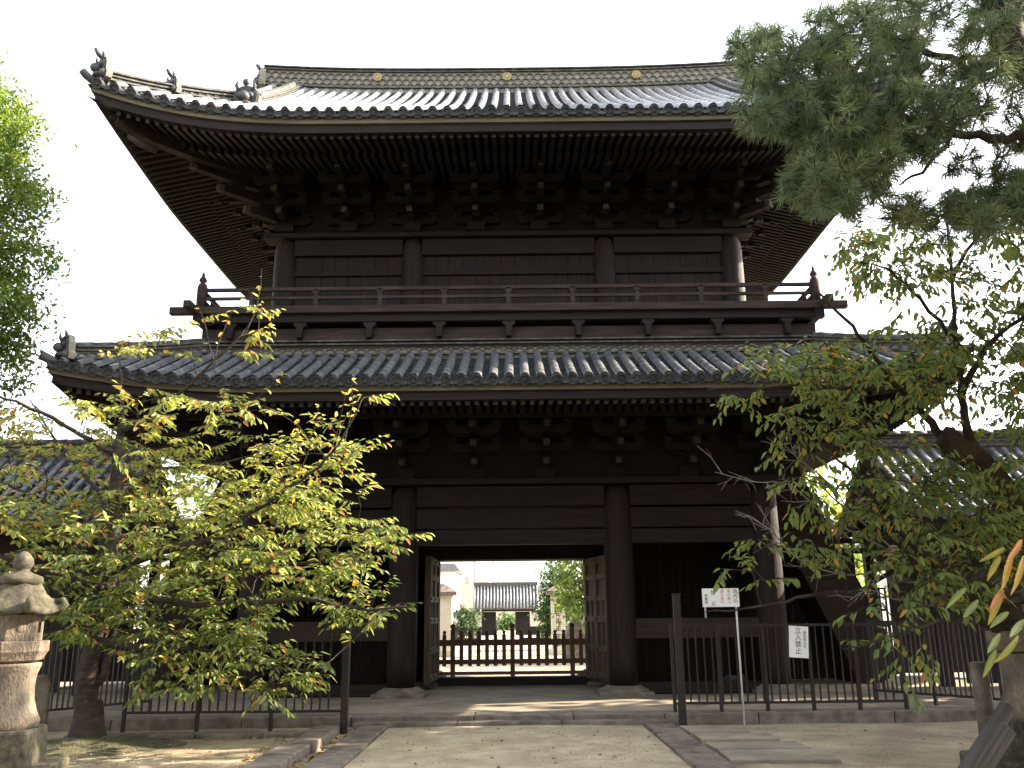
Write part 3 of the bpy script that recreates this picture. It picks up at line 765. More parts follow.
# gables
for sx in (-1, 1):
    mb = MB(); pts = []
    for i in range(13):
        d = 1.66+(HU-1.66)*i/12; pts.append((CY-HU+d, RU.z0+RU.f(d)-.12))
    poly = pts + [(2*CY-y, z) for y, z in reversed(pts[:-1])]
    mb.prism(poly, sx*(XG-.5), sx*(XG-.44), axis='X'); mb.build('gable_wall', WOOD_H, gate)
    mb = MB()
    for q in (0, 1):
        top = [(y if q == 0 else 2*CY-y, z+.02) for y, z in pts]; bot = [(y, z-.28) for y, z in top]
        vs = []
        for (y, z), (y2, z2) in zip(top, bot):
            for x in (sx*(XG-.03), sx*(XG+.04)): vs += [(x, y, z), (x, y2, z2)]
        fs = []
        for i in range(len(top)-1):
            o = i*4
            fs += [(o, o+1, o+5, o+4), (o+2, o+3, o+7, o+6), (o, o+2, o+6, o+4), (o+1, o+3, o+7, o+5)]
        mb.add(vs, fs, 0)
    mb.build('bargeboard', WOOD_GREY, gate)
    # descending ridges, ending in an ogre tile
    for q in (-1, 1):
        xr = sx*(XG-.72); path = []
        for i in range(17):
            d = HU-.02 - (HU-1.75)*i/16
            path.append((xr, CY+q*(HU-d), RU.z0+RU.f(d)+.03))
        mb = MB(); ridge_band(mb, path, .30, .27, 2, .17, .075); mb.build('descending_ridge', [RIDGE, RIDGE_PALE], gate)
        o = end_tile(xr, CY+q*(HU-1.68), RU.z0+RU.f(1.68)+.0, 0 if q < 0 else pi, 1.0, perch=False)
        mb = MB(); mb.tube([(0,.12,.56),(0,-.02,.57)], [.04,.05], 10); mb.tube([(0,-.02,.57),(0,-.06,.6)], [.05,.05],10); mb.ball((0,-.06,.645), .075); mb.build('ball_finial', END_TILE, o)
    for sy in (-1, 1):
        hip_ridge(RU, 2.15, 1.0, sx, sy, .2, .26, 'corner_ridge', 1); hip_ridge(RU, .95, .2, sx, sy, .18, .24, 'corner_ridge', 1)
        rz = math.atan2(sy, sx)+pi/2
        for a, sc in ((.98, .74), (.16, .86)):
            end_tile(*RU.hip(a, sx, sy), RU.z0+RU.f(a)+RU.lift(a)+.02, rz, sc)
        a = .05; mb = MB(); c_ = Vector((*RU.hip(a, sx, sy), RU.z0+RU.lift(a)+.04)); d_ = Vector((sx, sy, 0)).normalized()
        mb.tube([c_-d_*.3, c_, c_+d_*.12+Vector((0,0,.06)), c_+d_*.19+Vector((0,0,.12))], [.07,.075,.075,.065], 10); mb.build('corner_tile', END_TILE, gate)
        corner_nose(RU, sx, sy, -.36)
# main ridge
path = []
for i in range(25):
    x = -6.12+12.24*i/24; path.append((x, CY, zr-.02+.16*(abs(x)/6.12)**3))
mb = MB(); ridge_band(mb, path, .56, .42, 3, .2, .1)
mr = mb.build('main_ridge', [RIDGE, RIDGE_PALE], gate)
cr = MB(); cr.lathe([(.0,.04),(.035,.04),(.042,.025),(.09,.025),(.1,.035),(.112,.035),(.116,0)], n=20, axis='Y', smooth=False)
for i in range(8): cr.ball((.066*cos(i*pi/4), -.028, .066*sin(i*pi/4)), .023, n=8, sc=(1,.6,1))
c0 = cr.build('gold_crest', GOLD, mr, (0, CY-.22, zr+.29))
for x in (-3.25, 3.25): dup(c0, mr, (x, CY-.22, zr+.31))
for sx in (-1, 1): end_tile(sx*6.15, CY, zr+.1, sx*pi/2, 1.05)

# ------------------------------------------------------------------ side wings (stair houses) beside the gate
def wing(sx, label):
    e = empty('stair_house', (GX+sx*8.1, 19.8, 0)); tag(e, label, 'stair house')
    # local x outwards (0..7), y across; roof ridge along x
    zr_, ze, hw = 5.15, 3.4, 2.35
    F = lambda d: ze + (zr_-ze)*(.86*d/hw + .14*(d/hw)**2)
    t = MB(); pt = .27; n = int(7.2/pt)
    for q in (-1, 1):
        for i in range(n+1):
            u = sx*(i*pt); prev = None; d = -.02
            while d < hw-.03:
                d1 = min(d+.3, hw); vs = []
                for dd, r in ((d, .083), (d1, .074)):
                    for k in range(7):
                        a = pi*k/6; vs.append((u - r*cos(a), q*(hw-dd), F(dd)+.03+r*sin(a)))
                t.add(vs, [(k, k+1, k+8, k+7) for k in range(6)], 0, True); d = d1
            t.tube([(u, q*(hw+.01), F(0)+.04), (u, q*(hw+.06), F(0)+.03)], .09, 12)
            if i == n: break
            d = -.02
            while d < hw-.03:
                d1 = min(d+.235, hw); rows = []
                for dd, lf in ((d, .045), (d1, .012)):
                    rows.append([(u+sx*(.03+(pt-.06)*k/4), q*(hw-dd), F(dd)+lf-.05*(1-(2*k/4-1)**2)) for k in range(5)])
                low = prev if prev else [(a, b, c-.08) for a, b, c in rows[0]]
                t.add(low+rows[0], [(k, k+1, k+6, k+5) for k in range(4)], 0); t.add(rows[0]+rows[1], [(k, k+1, k+6, k+5) for k in range(4)], 0, True)
                prev = rows[1]; d = d1
    for q in (-1, 1):   # deck
        t.add([(sx*-.1, q*hw, ze-.05), (sx*7.3, q*hw, ze-.05), (sx*7.3, q*.01, zr_-.08), (sx*-.1, q*.01, zr_-.08)], [(0,1,2,3)], 1)
    t.build('tiled_roof', [TILE, WOOD_H], e, recalc=False)
    r = MB(); ridge_band(r, [(sx*-.15, 0, zr_), (sx*7.4, 0, zr_)], .3, .3, 1, .2, .09); r.build('roof_ridge', [RIDGE, RIDGE_PALE], e)
    o = onigawara(.7).build('ridge_end_tile', [RIDGE, RIDGE_PALE], e, (sx*-.2, 0, zr_), (0, 0, -sx*pi/2))
    v = MB()
    for q in (-1, 1):
        v.add([(sx*-.16, q*hw, ze-.06), (sx*-.16, 0, zr_-.06), (sx*-.16, 0, zr_-.34), (sx*-.16, q*hw, ze-.3),
               (sx*-.09, q*hw, ze-.06), (sx*-.09, 0, zr_-.06), (sx*-.09, 0, zr_-.34), (sx*-.09, q*hw, ze-.3)],
              [(0,1,2,3),(7,6,5,4),(0,4,5,1),(1,5,6,2),(2,6,7,3),(3,7,4,0)])
    v.build('bargeboard', WOOD_GREY, e)
    for q in (-1, 1):
        f = MB(); f.b2(sx*-.05, sx*7.2, q*(hw-.02), q*(hw-.14), ze-.2, ze-.075); f.build('eave_board', WOOD_GREY, e)
    wl = MB()
    x0 = .25
    for i in range(20):
        a = x0+.5+i*.33
        for q in (-1, 1): wl.b2(sx*a, sx*(a+.322), q*1.65, q*(1.6+.004*(i % 2)), .2, 3.6)
    wl.b2(sx*.75, sx*.8, -1.6, 1.6, 2.2, 3.6)
    wl.build('plank_wall', WOOD_V, e)
    ps = MB(); ps.b2(-.1,.1,-.1,.1,.14,3.65)
    p0 = ps.build('post', WOOD_V, e, (sx*.35, -1.6, 0))
    for (x, y) in ((.35,1.6),(3.5,-1.66),(3.5,1.66),(6.9,-1.66),(6.9,1.66)): dup(p0, e, (sx*x, y, 0))
    b_ = MB()
    for q in (-1, 1): b_.b2(sx*.1, sx*7.1, q*1.72, q*1.54, 3.4, 3.58)
    b_.build('tie_beam', WOOD_H, e)
    # steep boxed stair climbing back into the gate
    s_ = MB()
    A0, A1 = Vector((sx*-.45, 0, .2)), Vector((sx*-2.5, 0, 4.9)); dv = (A1-A0).normalized(); nv = Vector((dv.z, 0, -dv.x))
    for y in (-.62, .62):
        vs = [A0-nv*.5, A1-nv*.5, A1+nv*.5, A0+nv*.5]
        s_.add([(a.x, y-.03, a.z) for a in vs]+[(a.x, y+.03, a.z) for a in vs], [(0,1,2,3),(7,6,5,4),(0,4,5,1),(1,5,6,2),(2,6,7,3),(3,7,4,0)])
    for i in range(22):
        p_ = A0.lerp(A1, (i+.5)/22); s_.box((p_.x, 0, p_.z), (.3, 1.18, .05))
    for k_ in (-1, 1):
        vs = [A0+nv*.5*k_, A1+nv*.5*k_, A1+nv*.45*k_, A0+nv*.45*k_]
        s_.add([(a.x, -.58, a.z) for a in vs]+[(a.x, .58, a.z) for a in vs], [(0,1,2,3),(7,6,5,4),(0,4,5,1),(1,5,6,2),(2,6,7,3),(3,7,4,0)])
    s_.build('boxed_stair', WOOD_RED, e)
    lw = MB()
    for i in range(9): lw.b2(sx*(-3.0+i*.3), sx*(-3.0+i*.3+.292), .72, .76+.004*(i % 2), .15, 2.86)
    lw.b2(sx*-3.0, sx*-.1, .66, .82, 2.86, 2.98)
    lw.build('low_board_wall', WOOD_V, e)
    # tall barred opening at the end of the wing
    g = MB()
    for x in (.36, .52, .66): g.b2(sx*(x-.02), sx*(x+.02), 1.58, 1.62, .9, 2.1)
    for z in (.9, 1.25, 1.6, 1.9, 2.1): g.b2(sx*.34, sx*.68, 1.58, 1.62, z-.02, z+.02)
    g.build('window_bars', WOOD_V, e)
wing(1, 'dark timber stair house with grey tiled roof right of the temple gate')
wing(-1, 'dark timber stair house with grey tiled roof left of the temple gate')

# ------------------------------------------------------------------ picket fence across the gateway
pf = empty('picket_fence', (GX, 20.3, 0)); tag(pf, 'low brown wooden picket fence with round topped posts across the gate opening', 'fence')
mb = MB()
for z, h in ((.36,.07),(.6,.1),(1.0,.13)): mb.b2(-1.75, 1.75, -.03, .03, z-h/2, z+h/2)
mb.build('rail', FENCE_WOOD, pf)
pm = MB(); pm.box((0,-.045,.84),(.085,.03,.66)); pm.box((0,-.045,1.18),(.05,.03,.04)); pm.ball((0,-.045,1.22),.042,n=8)
p0 = pm.build('picket', FENCE_WOOD, pf, (-1.68,0,0))
for i in range(1, 19):
    x = -1.68+i*.187
    if min(abs(x+1.31), abs(x), abs(x-1.31)) > .08: dup(p0, pf, (x,0,0))
pm = MB(); pm.box((0,0,.78),(.1,.1,.98)); pm.lathe([(.05,1.27),(.03,1.29),(.055,1.32),(.06,1.35),(.045,1.38),(.01,1.41)], n=12)
p0 = pm.build('fence_post', FENCE_WOOD, pf, (-1.31,-.01,0))
for x in (0, 1.31): dup(p0, pf, (x,-.01,0))

# ------------------------------------------------------------------ iron fences
def iron_fence(label, P0, P1, z0, zb, zt, legs, tall=None, spacing=.122):
    P0, P1 = Vector(P0), Vector(P1); L = (P1-P0).length; ang = math.atan2(P1.y-P0.y, P1.x-P0.x)
    e = empty('iron_fence', (P0.x, P0.y, 0), ang); tag(e, label, 'fence', 'iron fences beside the gate')
    r = MB(); r.b2(0, L, -.02, .02, zt-.02, zt+.02); r0 = r.build('rail', IRON, e); 
    r = MB(); r.b2(0, L, -.018, .018, zb-.018, zb+.018); r.build('rail', IRON, e)
    b = MB(); b.b2(-.011, .011, -.011, .011, zb+.018, zt-.02); n = int(L/spacing)
    b0 = b.build('bar', IRON, e, (spacing, 0, 0))
    for i in range(2, n): dup(b0, e, (i*spacing, 0, 0))
    p = MB(); p.b2(-.024, .024, -.024, .024, z0-.05, zt+.03); p0 = None
    for i in range(legs):
        x = L*i/(legs-1)
        if p0 is None: p0 = p.build('post', IRON, e, (x, 0, 0))
        else: dup(p0, e, (x, 0, 0))
    if tall:
        t = MB(); t.b2(-.05, .05, -.05, .05, -.1, tall[2]); t.b2(-.058,.058,-.058,.058,tall[2],tall[2]+.02)
        t.build('gate_post', IRON, e, (tall[0], tall[1], 0), bevel=.006)
    return e
iron_fence('rusty black iron bar fence carrying the small white notice right of the gate', (2.38, 14.0, 0), (5.85, 14.05, 0), .146, .27, 1.38, 6, (.0, -.55, 1.83))
iron_fence('dark iron bar fence angling towards the right stone lantern', (6.0, 15.6, 0), (7.15, 13.75, 0), .146, .3, 1.4, 3, None, .085)
iron_fence('rusty black iron bar fence left of the gate, partly behind cherry leaves', (-5.6, 13.45, 0), (-2.43, 13.4, 0), .0, .27, 1.38, 4, (3.2, -.2, 1.83))
iron_fence('dark iron bar fence angling away behind the left stone lantern', (-7.0, 13.3, 0), (-5.85, 15.0, 0), .0, .3, 1.4, 3, None, .085)

# ------------------------------------------------------------------ signs
def text_part(s, size, mat, parent, loc, name):
    c = bpy.data.curves.new(name, 'FONT'); c.body = s; c.size = size; c.align_x = 'CENTER'; c.extrude = .0006
    t = bpy.data.objects.new(name, c); COL.objects.link(t)
    dg = bpy.context.evaluated_depsgraph_get(); me = bpy.data.meshes.new_from_object(t.evaluated_get(dg))
    me.name = name; bpy.data.objects.remove(t); bpy.data.curves.remove(c)
    me.materials.clear(); me.materials.append(mat)
    o = bpy.data.objects.new(name, me); COL.objects.link(o); o.parent = parent; o.location = loc; o.rotation_euler = (pi/2, 0, 0)
    return o
def vert(s): return '\n'.join(s)
q = at(722, 607, 13.4)
sb = empty('notice_board', (q.x, 13.45, 0)); tag(sb, 'white notice board with black and red characters on a thin pole before the fence', 'sign')
mb = MB(); mb.b2(-.27, .27, -.012, .012, 1.655, 1.92); bo = mb.build('board', WHITE, sb)
mb = MB(); mb.tube([(.225,.03,-.05),(.225,.03,1.92)], .014, 8); mb.build('pole', METAL, sb)
mb = MB(); mb.tube([(-.23,.03,1.5),(-.23,.03,1.92)], .014, 8); mb.build('pole', METAL, sb)
text_part(vert('境内の'), .07, INK, bo, (.215, -.0135, 1.85), 'lettering')
text_part(vert('車の乗入'), .052, REDINK, bo, (.12, -.0135, 1.86), 'lettering')
text_part(vert('通り抜け'), .052, REDINK, bo, (.02, -.0135, 1.86), 'lettering')
text_part('禁\n\n止', .075, INK, bo, (-.11, -.0135, 1.83), 'lettering')
text_part(vert('寺務所'), .05, INK, bo, (-.215, -.0135, 1.8), 'lettering')
q = at(800, 642, 13.9)
sb = empty('notice_plate', (q.x, 13.965, q.z)); tag(sb, 'small upright white plate with black brush characters hung on the iron bars', 'sign')
sb.rotation_euler = (0, radians(4), 0)
mb = MB(); mb.b2(-.145, .145, -.008, .008, -.23, .23); bo = mb.build('board', WHITE, sb)
text_part(vert('立入禁止'), .1, INK, bo, (-.01, -.0095, .13), 'lettering')
text_part(vert('関係者以外'), .05, INK, bo, (.09, -.0095, .12), 'lettering')

# ------------------------------------------------------------------ stone lanterns and stones
def hexa(mb, prof, n=6, phase=0.0, m=0):
    mb.lathe(prof, n=n, m=m, smooth=False, phase=phase)
LZ = [(-9,-9),(0,0),(.17,.25),(.43,.63),(1.1,1.29),(1.345,1.52),(1.62,1.785),(2.385,2.48),(9,9)]
def lz(z):
    for (a, b), (c, d) in zip(LZ[:-1], LZ[1:]):
        if z <= c: return b+(d-b)*(z-a)/(c-a)
class LMB(MB):
    def build(s, *a, **k):
        s.v = [(x, y, lz(z)) for x, y, z in s.v]; return MB.build(s, *a, **k)
def lantern(x, y, label, rz=0.0):
    e = empty('stone_lantern', (x, y, 0), rz); tag(e, label, 'stone lantern', 'stone lanterns flanking the path')
    mb = LMB(); mb.box((0,0,.0), (1.2,1.2,.36)); mb.box((0,0,.3),(.78,.78,.26), taper=.97); mb.build('base', STONE_MOSS, e, bevel=.035)
    mb = LMB(); hexa(mb, [(.36,.42),(.37,.5),(.33,.58),(.285,.72),(.275,.85),(.285,.98),(.32,1.07),(.32,1.1)], 32); mb.s = [True]*len(mb.s); mb.build('shaft', STONE_PINK, e)
    mb = LMB(); hexa(mb, [(.26,1.1),(.34,1.13),(.36,1.18),(.385,1.22),(.39,1.225),(.39,1.34),(.37,1.345)], 6, pi/6); mb.build('platform', STONE_PINK, e, bevel=.012)
    # light box: six panels with openings on alternating faces
    mb = LMB(); rr = .30
    for k in range(6):
        a = k*pi/3; rot = Matrix.Rotation(a, 3, 'Z'); ap = rr*cos(pi/6); wd = rr*.5
        def pc(y0, y1, z0, z1, th=.05):
            c = rot @ Vector((ap-th/2, (y0+y1)/2, (z0+z1)/2)); mb.box(c, (th, y1-y0, z1-z0), rot=rot)
        if k % 2 == 0:
            pc(-wd, -.055, 1.345, 1.63); pc(.055, wd, 1.345, 1.63); pc(-.055, .055, 1.345, 1.43); pc(-.055, .055, 1.55, 1.63)
        else:
            pc(-wd, wd, 1.345, 1.63)
            c = rot @ Vector((ap, 0, 1.49)); mb.ball(c, .055, sc=(.25,1,1), rot=rot.copy())
    mb.build('light_box', STONE_PINK, e, bevel=.008)
    # roof with six curled ribs
    mb = LMB(); n = 36; prof = [(.0,1.635),(.40,1.62),(.43,1.65),(.42,1.69),(.35,1.76),(.28,1.85),(.22,1.96),(.18,2.0)]
    vs = []
    for i, (r, z) in enumerate(prof):
        for k in range(n):
            a = 2*pi*k/n; c6 = abs(cos(3*a))**6     # peaks at rib directions
            f = 1 + (.12*c6 if 1 <= i <= 4 else .05*c6)
            vs.append((r*f*cos(a), r*f*sin(a), z + (.05*c6 if 1 <= i <= 3 else .025*c6)))
    mb.add(vs, [(i*n+k, i*n+(k+1) % n, (i+1)*n+(k+1) % n, (i+1)*n+k) for i in range(len(prof)-1) for k in range(n)], 0, True)
    rfo = mb.build('roof', STONE_MOSS, e)
    for k in range(6):
        mb = LMB(); a = k*pi/3; d = Vector((cos(a), sin(a), 0))
        mb.tube([d*.38+Vector((0,0,1.7)), d*.45+Vector((0,0,1.7)), d*.50+Vector((0,0,1.75)), d*.47+Vector((0,0,1.8)), d*.43+Vector((0,0,1.79))], [.06,.055,.05,.04,.03], 10)
        mb.build('curled_corner', STONE_MOSS, rfo)
    mb = LMB(); hexa(mb, [(.2,1.97),(.24,2.02),(.22,2.08),(.12,2.12),(.07,2.15),(.09,2.18),(.115,2.235),(.1,2.3),(.055,2.36),(.015,2.385)], 20)
    for f in range(len(mb.s)): mb.s[f] = True
    mb.build('finial', STONE_MOSS, e)
    e.scale = (.86, .86, .9)
    return e
ll = lantern(-4.9, 9.0, 'tan stone lantern with mossy roof standing left of the path under the cherry tree', radians(12))
q = at(1034, 700, 8.9)
lr2 = lantern(q.x, 8.9, 'grey stone lantern mostly out of the picture at the right edge', radians(8))
mb = MB()
mb.prism([(-.13,-.05),(-.12,.6),(-.07,.84),(.05,.86),(.12,.72),(.13,-.05)], -.09, .09)
tag(mb.build('stone_marker', STONE, None, (at(39,700,12.6).x, 12.6, 0), (0,0,.3), bevel=.03), 'rough blue grey upright stone between the left lantern and the cherry trunk', 'stone')
q = at(984, 690, 9.6)
mb = MB(); mb.lathe([(.085,0),(.085,1.0),(.08,1.04),(.05,1.05)], n=16)
tag(mb.build('stone_post', STONE, None, (q.x-.02, 9.6, 0)), 'short round grey stone post just left of the right lantern', 'stone post')
mb = MB(); mb.b2(-.9, .35, -.05, .05, -.085, .085); 
q = at(975, 742, 8.5)
tag(mb.build('weathered_plank', PLANK, None, (q.x, 8.35, .3), (radians(20), radians(-50), 0), bevel=.012), 'weathered grey plank leaning against the base of the right lantern', 'plank')
mb = MB(); mb.b2(-.75, .4, -.06, .06, -.05, .05)
tag(mb.build('weathered_plank', PLANK, None, (q.x+.12, 8.55, .42), (radians(5), radians(-48), .1), bevel=.012), 'thin dark plank lying behind the wider plank beside the right lantern', 'plank')

# ------------------------------------------------------------------ foliage tools
def leaf(mb, p, d, n_, L, W, col):
    """one folded pointed leaf at p, along d, facing n_"""
    d = d.normalized(); s = d.cross(n_)
    if s.length < 1e-4: s = d.cross(Vector((.3,.7,.2)))
    s.normalize(); u = s.cross(d).normalized()
    dr = -u*L*.12
    vs = [p, p+d*L*.3+s*W*.46+u*W*.16, p+d*L*.68+s*W*.36+u*W*.12+dr*.5, p+d*L+dr, p+d*L*.68-s*W*.36+u*W*.12+dr*.5, p+d*L*.3-s*W*.46+u*W*.16]
    mb.add(vs, [(0,1,2,3),(0,3,4,5)], 0, False)
    mb.c += [col]*6
def mixc(a, b, t): return tuple(a[i]+(b[i]-a[i])*t for i in range(3))
def rnd_dir(r, zmin=-1, zmax=1):
    z = r.uniform(zmin, zmax); a = r.uniform(0, 2*pi); k = sqrt(1-z*z); return Vector((k*cos(a), k*sin(a), z))
def in_poly(x, y, P):
    c = False; n = len(P); j = n-1
    for i in range(n):
        if (P[i][1] > y) != (P[j][1] > y) and x < (P[j][0]-P[i][0])*(y-P[i][1])/(P[j][1]-P[i][1])+P[i][0]: c = not c
        j = i
    return c
def smooth_path(pts, sub=4):
    out = []
    for i in range(len(pts)-1):
        p0 = pts[max(i-1,0)]; p1 = pts[i]; p2 = pts[i+1]; p3 = pts[min(i+2, len(pts)-1)]
        for k in range(sub):
            t = k/sub
            out.append(.5*((2*p1)+(p2-p0)*t+(2*p0-5*p1+4*p2-p3)*t*t+(3*p1-p0-3*p2+p3)*t**3))
    out.append(pts[-1]); return out
def limb_to(wood, pts, r0, r1, rnd, jit=.02, n=8, m=0, sub=4):
    sp = smooth_path(pts, sub)
    sp = [sp[0]] + [p + rnd_dir(rnd)*jit for p in sp[1:-1]] + [sp[-1]]
    k = len(sp)-1; o_ = len(wood.v)
    wood.tube(sp, [r0+(r1-r0)*(i/k)**.8 for i in range(k+1)], n, m)
    if r0 > .06:
        for i in range(o_, len(wood.v)):
            p = Vector(wood.v[i]); wood.v[i] = tuple(p + noise.noise_vector(p*4.5)*r0*.16 + noise.noise_vector(p*11)*r0*.07)
    return [(p, r0+(r1-r0)*(i/k)**.8) for i, p in enumerate(sp)]
def twig_path(a, b, rnd, sag, n=6):
    out = []; side = rnd_dir(rnd)*(b-a).length*.08
    for i in range(n+1):
        t = i/n; out.append(a.lerp(b, t) + Vector((0,0,1))*sag*sin(pi*t)*(b-a).length + side*sin(pi*t) + (rnd_dir(rnd)*.012 if 0 < i < n else Vector()))
    return out
def cherry_spray(crown, wood, path, rnd, colfn, L, dens, twl, droop=.35, twigs=True, start=.35, m=0):
    """side twigs with alternate hanging leaves along the outer part of a branch"""
    n = len(path)-1; tot = sum((path[i+1]-path[i]).length for i in range(n))
    for i in range(n):
        a, b = path[i], path[i+1]; seg = (b-a).length; t0 = i/n
        if t0 < start: continue
        k = max(1, int(seg*dens)); ax = (b-a).normalized()
        for j in range(k):
            p = a.lerp(b, (j+rnd.random())/k)
            sd = ax.cross(Vector((0,0,1)));
            if sd.length < .1: sd = Vector((1,0,0))
            sd.normalize(); sd *= rnd.choice((-1, 1))
            d = (ax*rnd.uniform(.3,1.0) + sd*rnd.uniform(.4,1.0) + Vector((0,0,rnd.uniform(-.25,.25)))).normalized()
            l = twl*rnd.uniform(.4, 1.15); e = p+d*l+Vector((0,0,-.12*l))
            if twigs: wood.tube([p, p.lerp(e,.5)+Vector((0,0,.03*l)), e], [.0045,.0035,.002], 4, m, caps=False)
            nl = max(3, int(l/.042))
            for q in range(nl):
                t = (q+.6)/nl; pp = p.lerp(e, t)
                s2 = d.cross(Vector((0,0,1)))
                if s2.length < .1: s2 = Vector((1,0,0))
                s2.normalize(); s2 *= (1 if q % 2 else -1)
                ld = (d*rnd.uniform(.3,.9) + s2*rnd.uniform(.3,.9) + Vector((0,0,-droop*rnd.uniform(.3,2.2)))).normalized()
                nn = (Vector((0,0,1)) + rnd_dir(rnd)*.55).normalized()
                leaf(crown, pp, ld, nn, L*rnd.uniform(.55,1.3), L*.46*rnd.uniform(.7,1.25), colfn(pp, rnd))

# ------------------------------------------------------------------ left cherry tree
def cherry_left():
    rnd = random.Random(11); D0 = 12.2
    base = at(85, 742, D0); base.z = 0
    tree = empty('cherry_tree', base); tag(tree, 'spreading cherry tree with yellowing leaves in front of the left half of the gate', 'tree')
    A = lambda px, py, dd=0: at(px, py, D0+dd) - base
    wood = MB(); crown = MB(); crown.c = []
    nodes = []
    def limb(pts, r0, r1, jit=.02, n=8): nodes.extend(limb_to(wood, pts, r0, r1, rnd, jit, n))
    b0 = A(86, 742); b0.z = -.05
    limb([b0, A(86,712), A(88,680), A(95,640), A(106,600), A(113,555), A(115,500), A(117,455), A(122,425)], .175, .055, .012, 14)
    o_ = len(wood.v)
    wood.tube([b0+Vector((0,0,q)) for q in (-.05,.05,.12,.22,.4,.6)], [.3,.265,.235,.21,.19,.17], 20)
    for i in range(o_, len(wood.v)): p = Vector(wood.v[i]); wood.v[i] = tuple(p + noise.noise_vector(p*5)*.05)
    limb([A(88,690), A(104,672), A(112,640,.1), A(118,610,.3)], .07, .035)
    limb([A(118,455), A(100,446,-.2), A(75,430,-.4), A(28,407,-.7), A(-15,392,-.9)], .05, .015)
    limb([A(122,430), A(150,418,-.1), A(180,393,-.3), A(215,360,-.5), A(245,330,-.6)], .045, .01)
    limb([A(121,430), A(122,390,.2), A(118,350,.3)], .04, .01)
    limb([A(112,570), A(150,555,-.4), A(200,543,-.8), A(222,539,-1.0), A(244,519,-1.1), A(275,497,-1.2), A(300,480,-1.3), A(335,450,-1.4), A(362,400,-1.5)], .065, .008)
    limb([A(100,615), A(145,594,.3), A(207,583,.5), A(255,570,.6), A(320,560,.6), A(375,545,.6)], .085, .012)
    limb([A(108,590), A(160,600,-.6), A(230,605,-1.0), A(300,600,-1.2), A(370,610,-1.3), A(410,607,-1.3)], .06, .01)
    limb([A(96,640), A(150,648,-.5), A(210,650,-.9), A(270,668,-1.1), A(330,668,-1.2)], .05, .01)
    limb([A(113,540), A(70,515,.3), A(20,490,.4), A(-40,470,.4)], .05, .012)
    limb([A(108,590), A(60,575,-.6), A(10,560,-.8), A(-40,548,-.8)], .05, .012)
    limb([A(116,480), A(160,470,.6), A(210,465,1.0), A(270,450,1.2)], .045, .01)
    limb([A(114,520), A(90,480,.9), A(55,440,1.4), A(30,400,1.6)], .045, .01)
    limb([A(222,539,-1.0), A(240,565,-1.2), A(248,590,-1.3), A(262,612,-1.35), A(265,650,-1.35)], .02, .006)
    green, dgreen = (.1,.17,.025), (.045,.1,.02); yel, lem, org, red = (.46,.4,.06), (.34,.37,.05), (.5,.22,.05), (.42,.1,.05)
    green, dgreen, lem, yel, org = (.2,.255,.075), (.1,.155,.05), (.46,.46,.15), (.54,.47,.15), (.54,.3,.1)
    def colfn(p, r):
        z = (p+base).z; t = min(1, max(0, (z-1.6)/2.6)); x = r.random()
        if x < .06*(.3+t): return (*mixc(org, red, r.random()*.7), 1)
        if x < .06 + .22*t*t + .03: return (*mixc(yel, lem, r.random()), 1)
        if x < .2 + .75*t: return (*mixc(green, lem, r.random()*.75), 1)
        return (*mixc(dgreen, green, r.random()), 1)
    # (polygon in the photograph, number of branch tips, depth range)
    regs = [([(-40,420),(60,400),(170,390),(250,395),(330,440),(360,480),(300,520),(180,500),(60,520),(-40,520)], 215, (-1.7,1.7), 9),
            ([(-40,500),(200,480),(340,500),(400,530),(400,560),(330,580),(200,580),(60,600),(-40,600)], 285, (-1.7,1.4), 10),
            ([(40,590),(150,580),(260,590),(330,560),(415,600),(380,625),(300,610),(230,650),(60,640)], 130, (-1.5,.6), 10),
            ([(118,650),(250,630),(300,640),(345,670),(270,698),(130,692)], 50, (-1.4,-.5), 10),
            ([(215,610),(262,600),(272,660),(230,690)], 10, (-1.5,-1.1), 10),
            ([(310,430),(375,390),(372,470),(350,520)], 12, (-1.6,-1.0), 6),
            ([(330,520),(405,515),(410,545),(340,560)], 12, (-.6,.7), 11),
            ([(75,345),(110,330),(250,310),(275,270),(260,340),(200,380)], 14, (-.8,.4), 4)]
    for poly, cnt, (d0, d1), dens in regs:
        xs = [p[0] for p in poly]; ys = [p[1] for p in poly]; k = 0
        while k < cnt:
            x, y = rnd.uniform(min(xs), max(xs)), rnd.uniform(min(ys), max(ys))
            if not in_poly(x, y, poly): continue
            k += 1
            tip = A(x, y, rnd.uniform(d0, d1))
            best = min(nodes, key=lambda nd: (nd[0]-tip).length + (.35 if nd[0].z > tip.z else 0) + rnd.random()*.25)
            a, r = best
            if (tip-a).length > 1.6: a = a.lerp(tip, .0)
            path = twig_path(a, tip, rnd, rnd.uniform(.02,.1))
            r0 = min(r*.6, .006+.008*(tip-a).length)
            wood.tube(path, [r0+(.003-r0)*i/6 for i in range(7)], 5, caps=False)
            for i in range(2, 7): nodes.append((path[i], .008))
            cherry_spray(crown, wood, path, rnd, colfn, .117, dens*.95, .36)
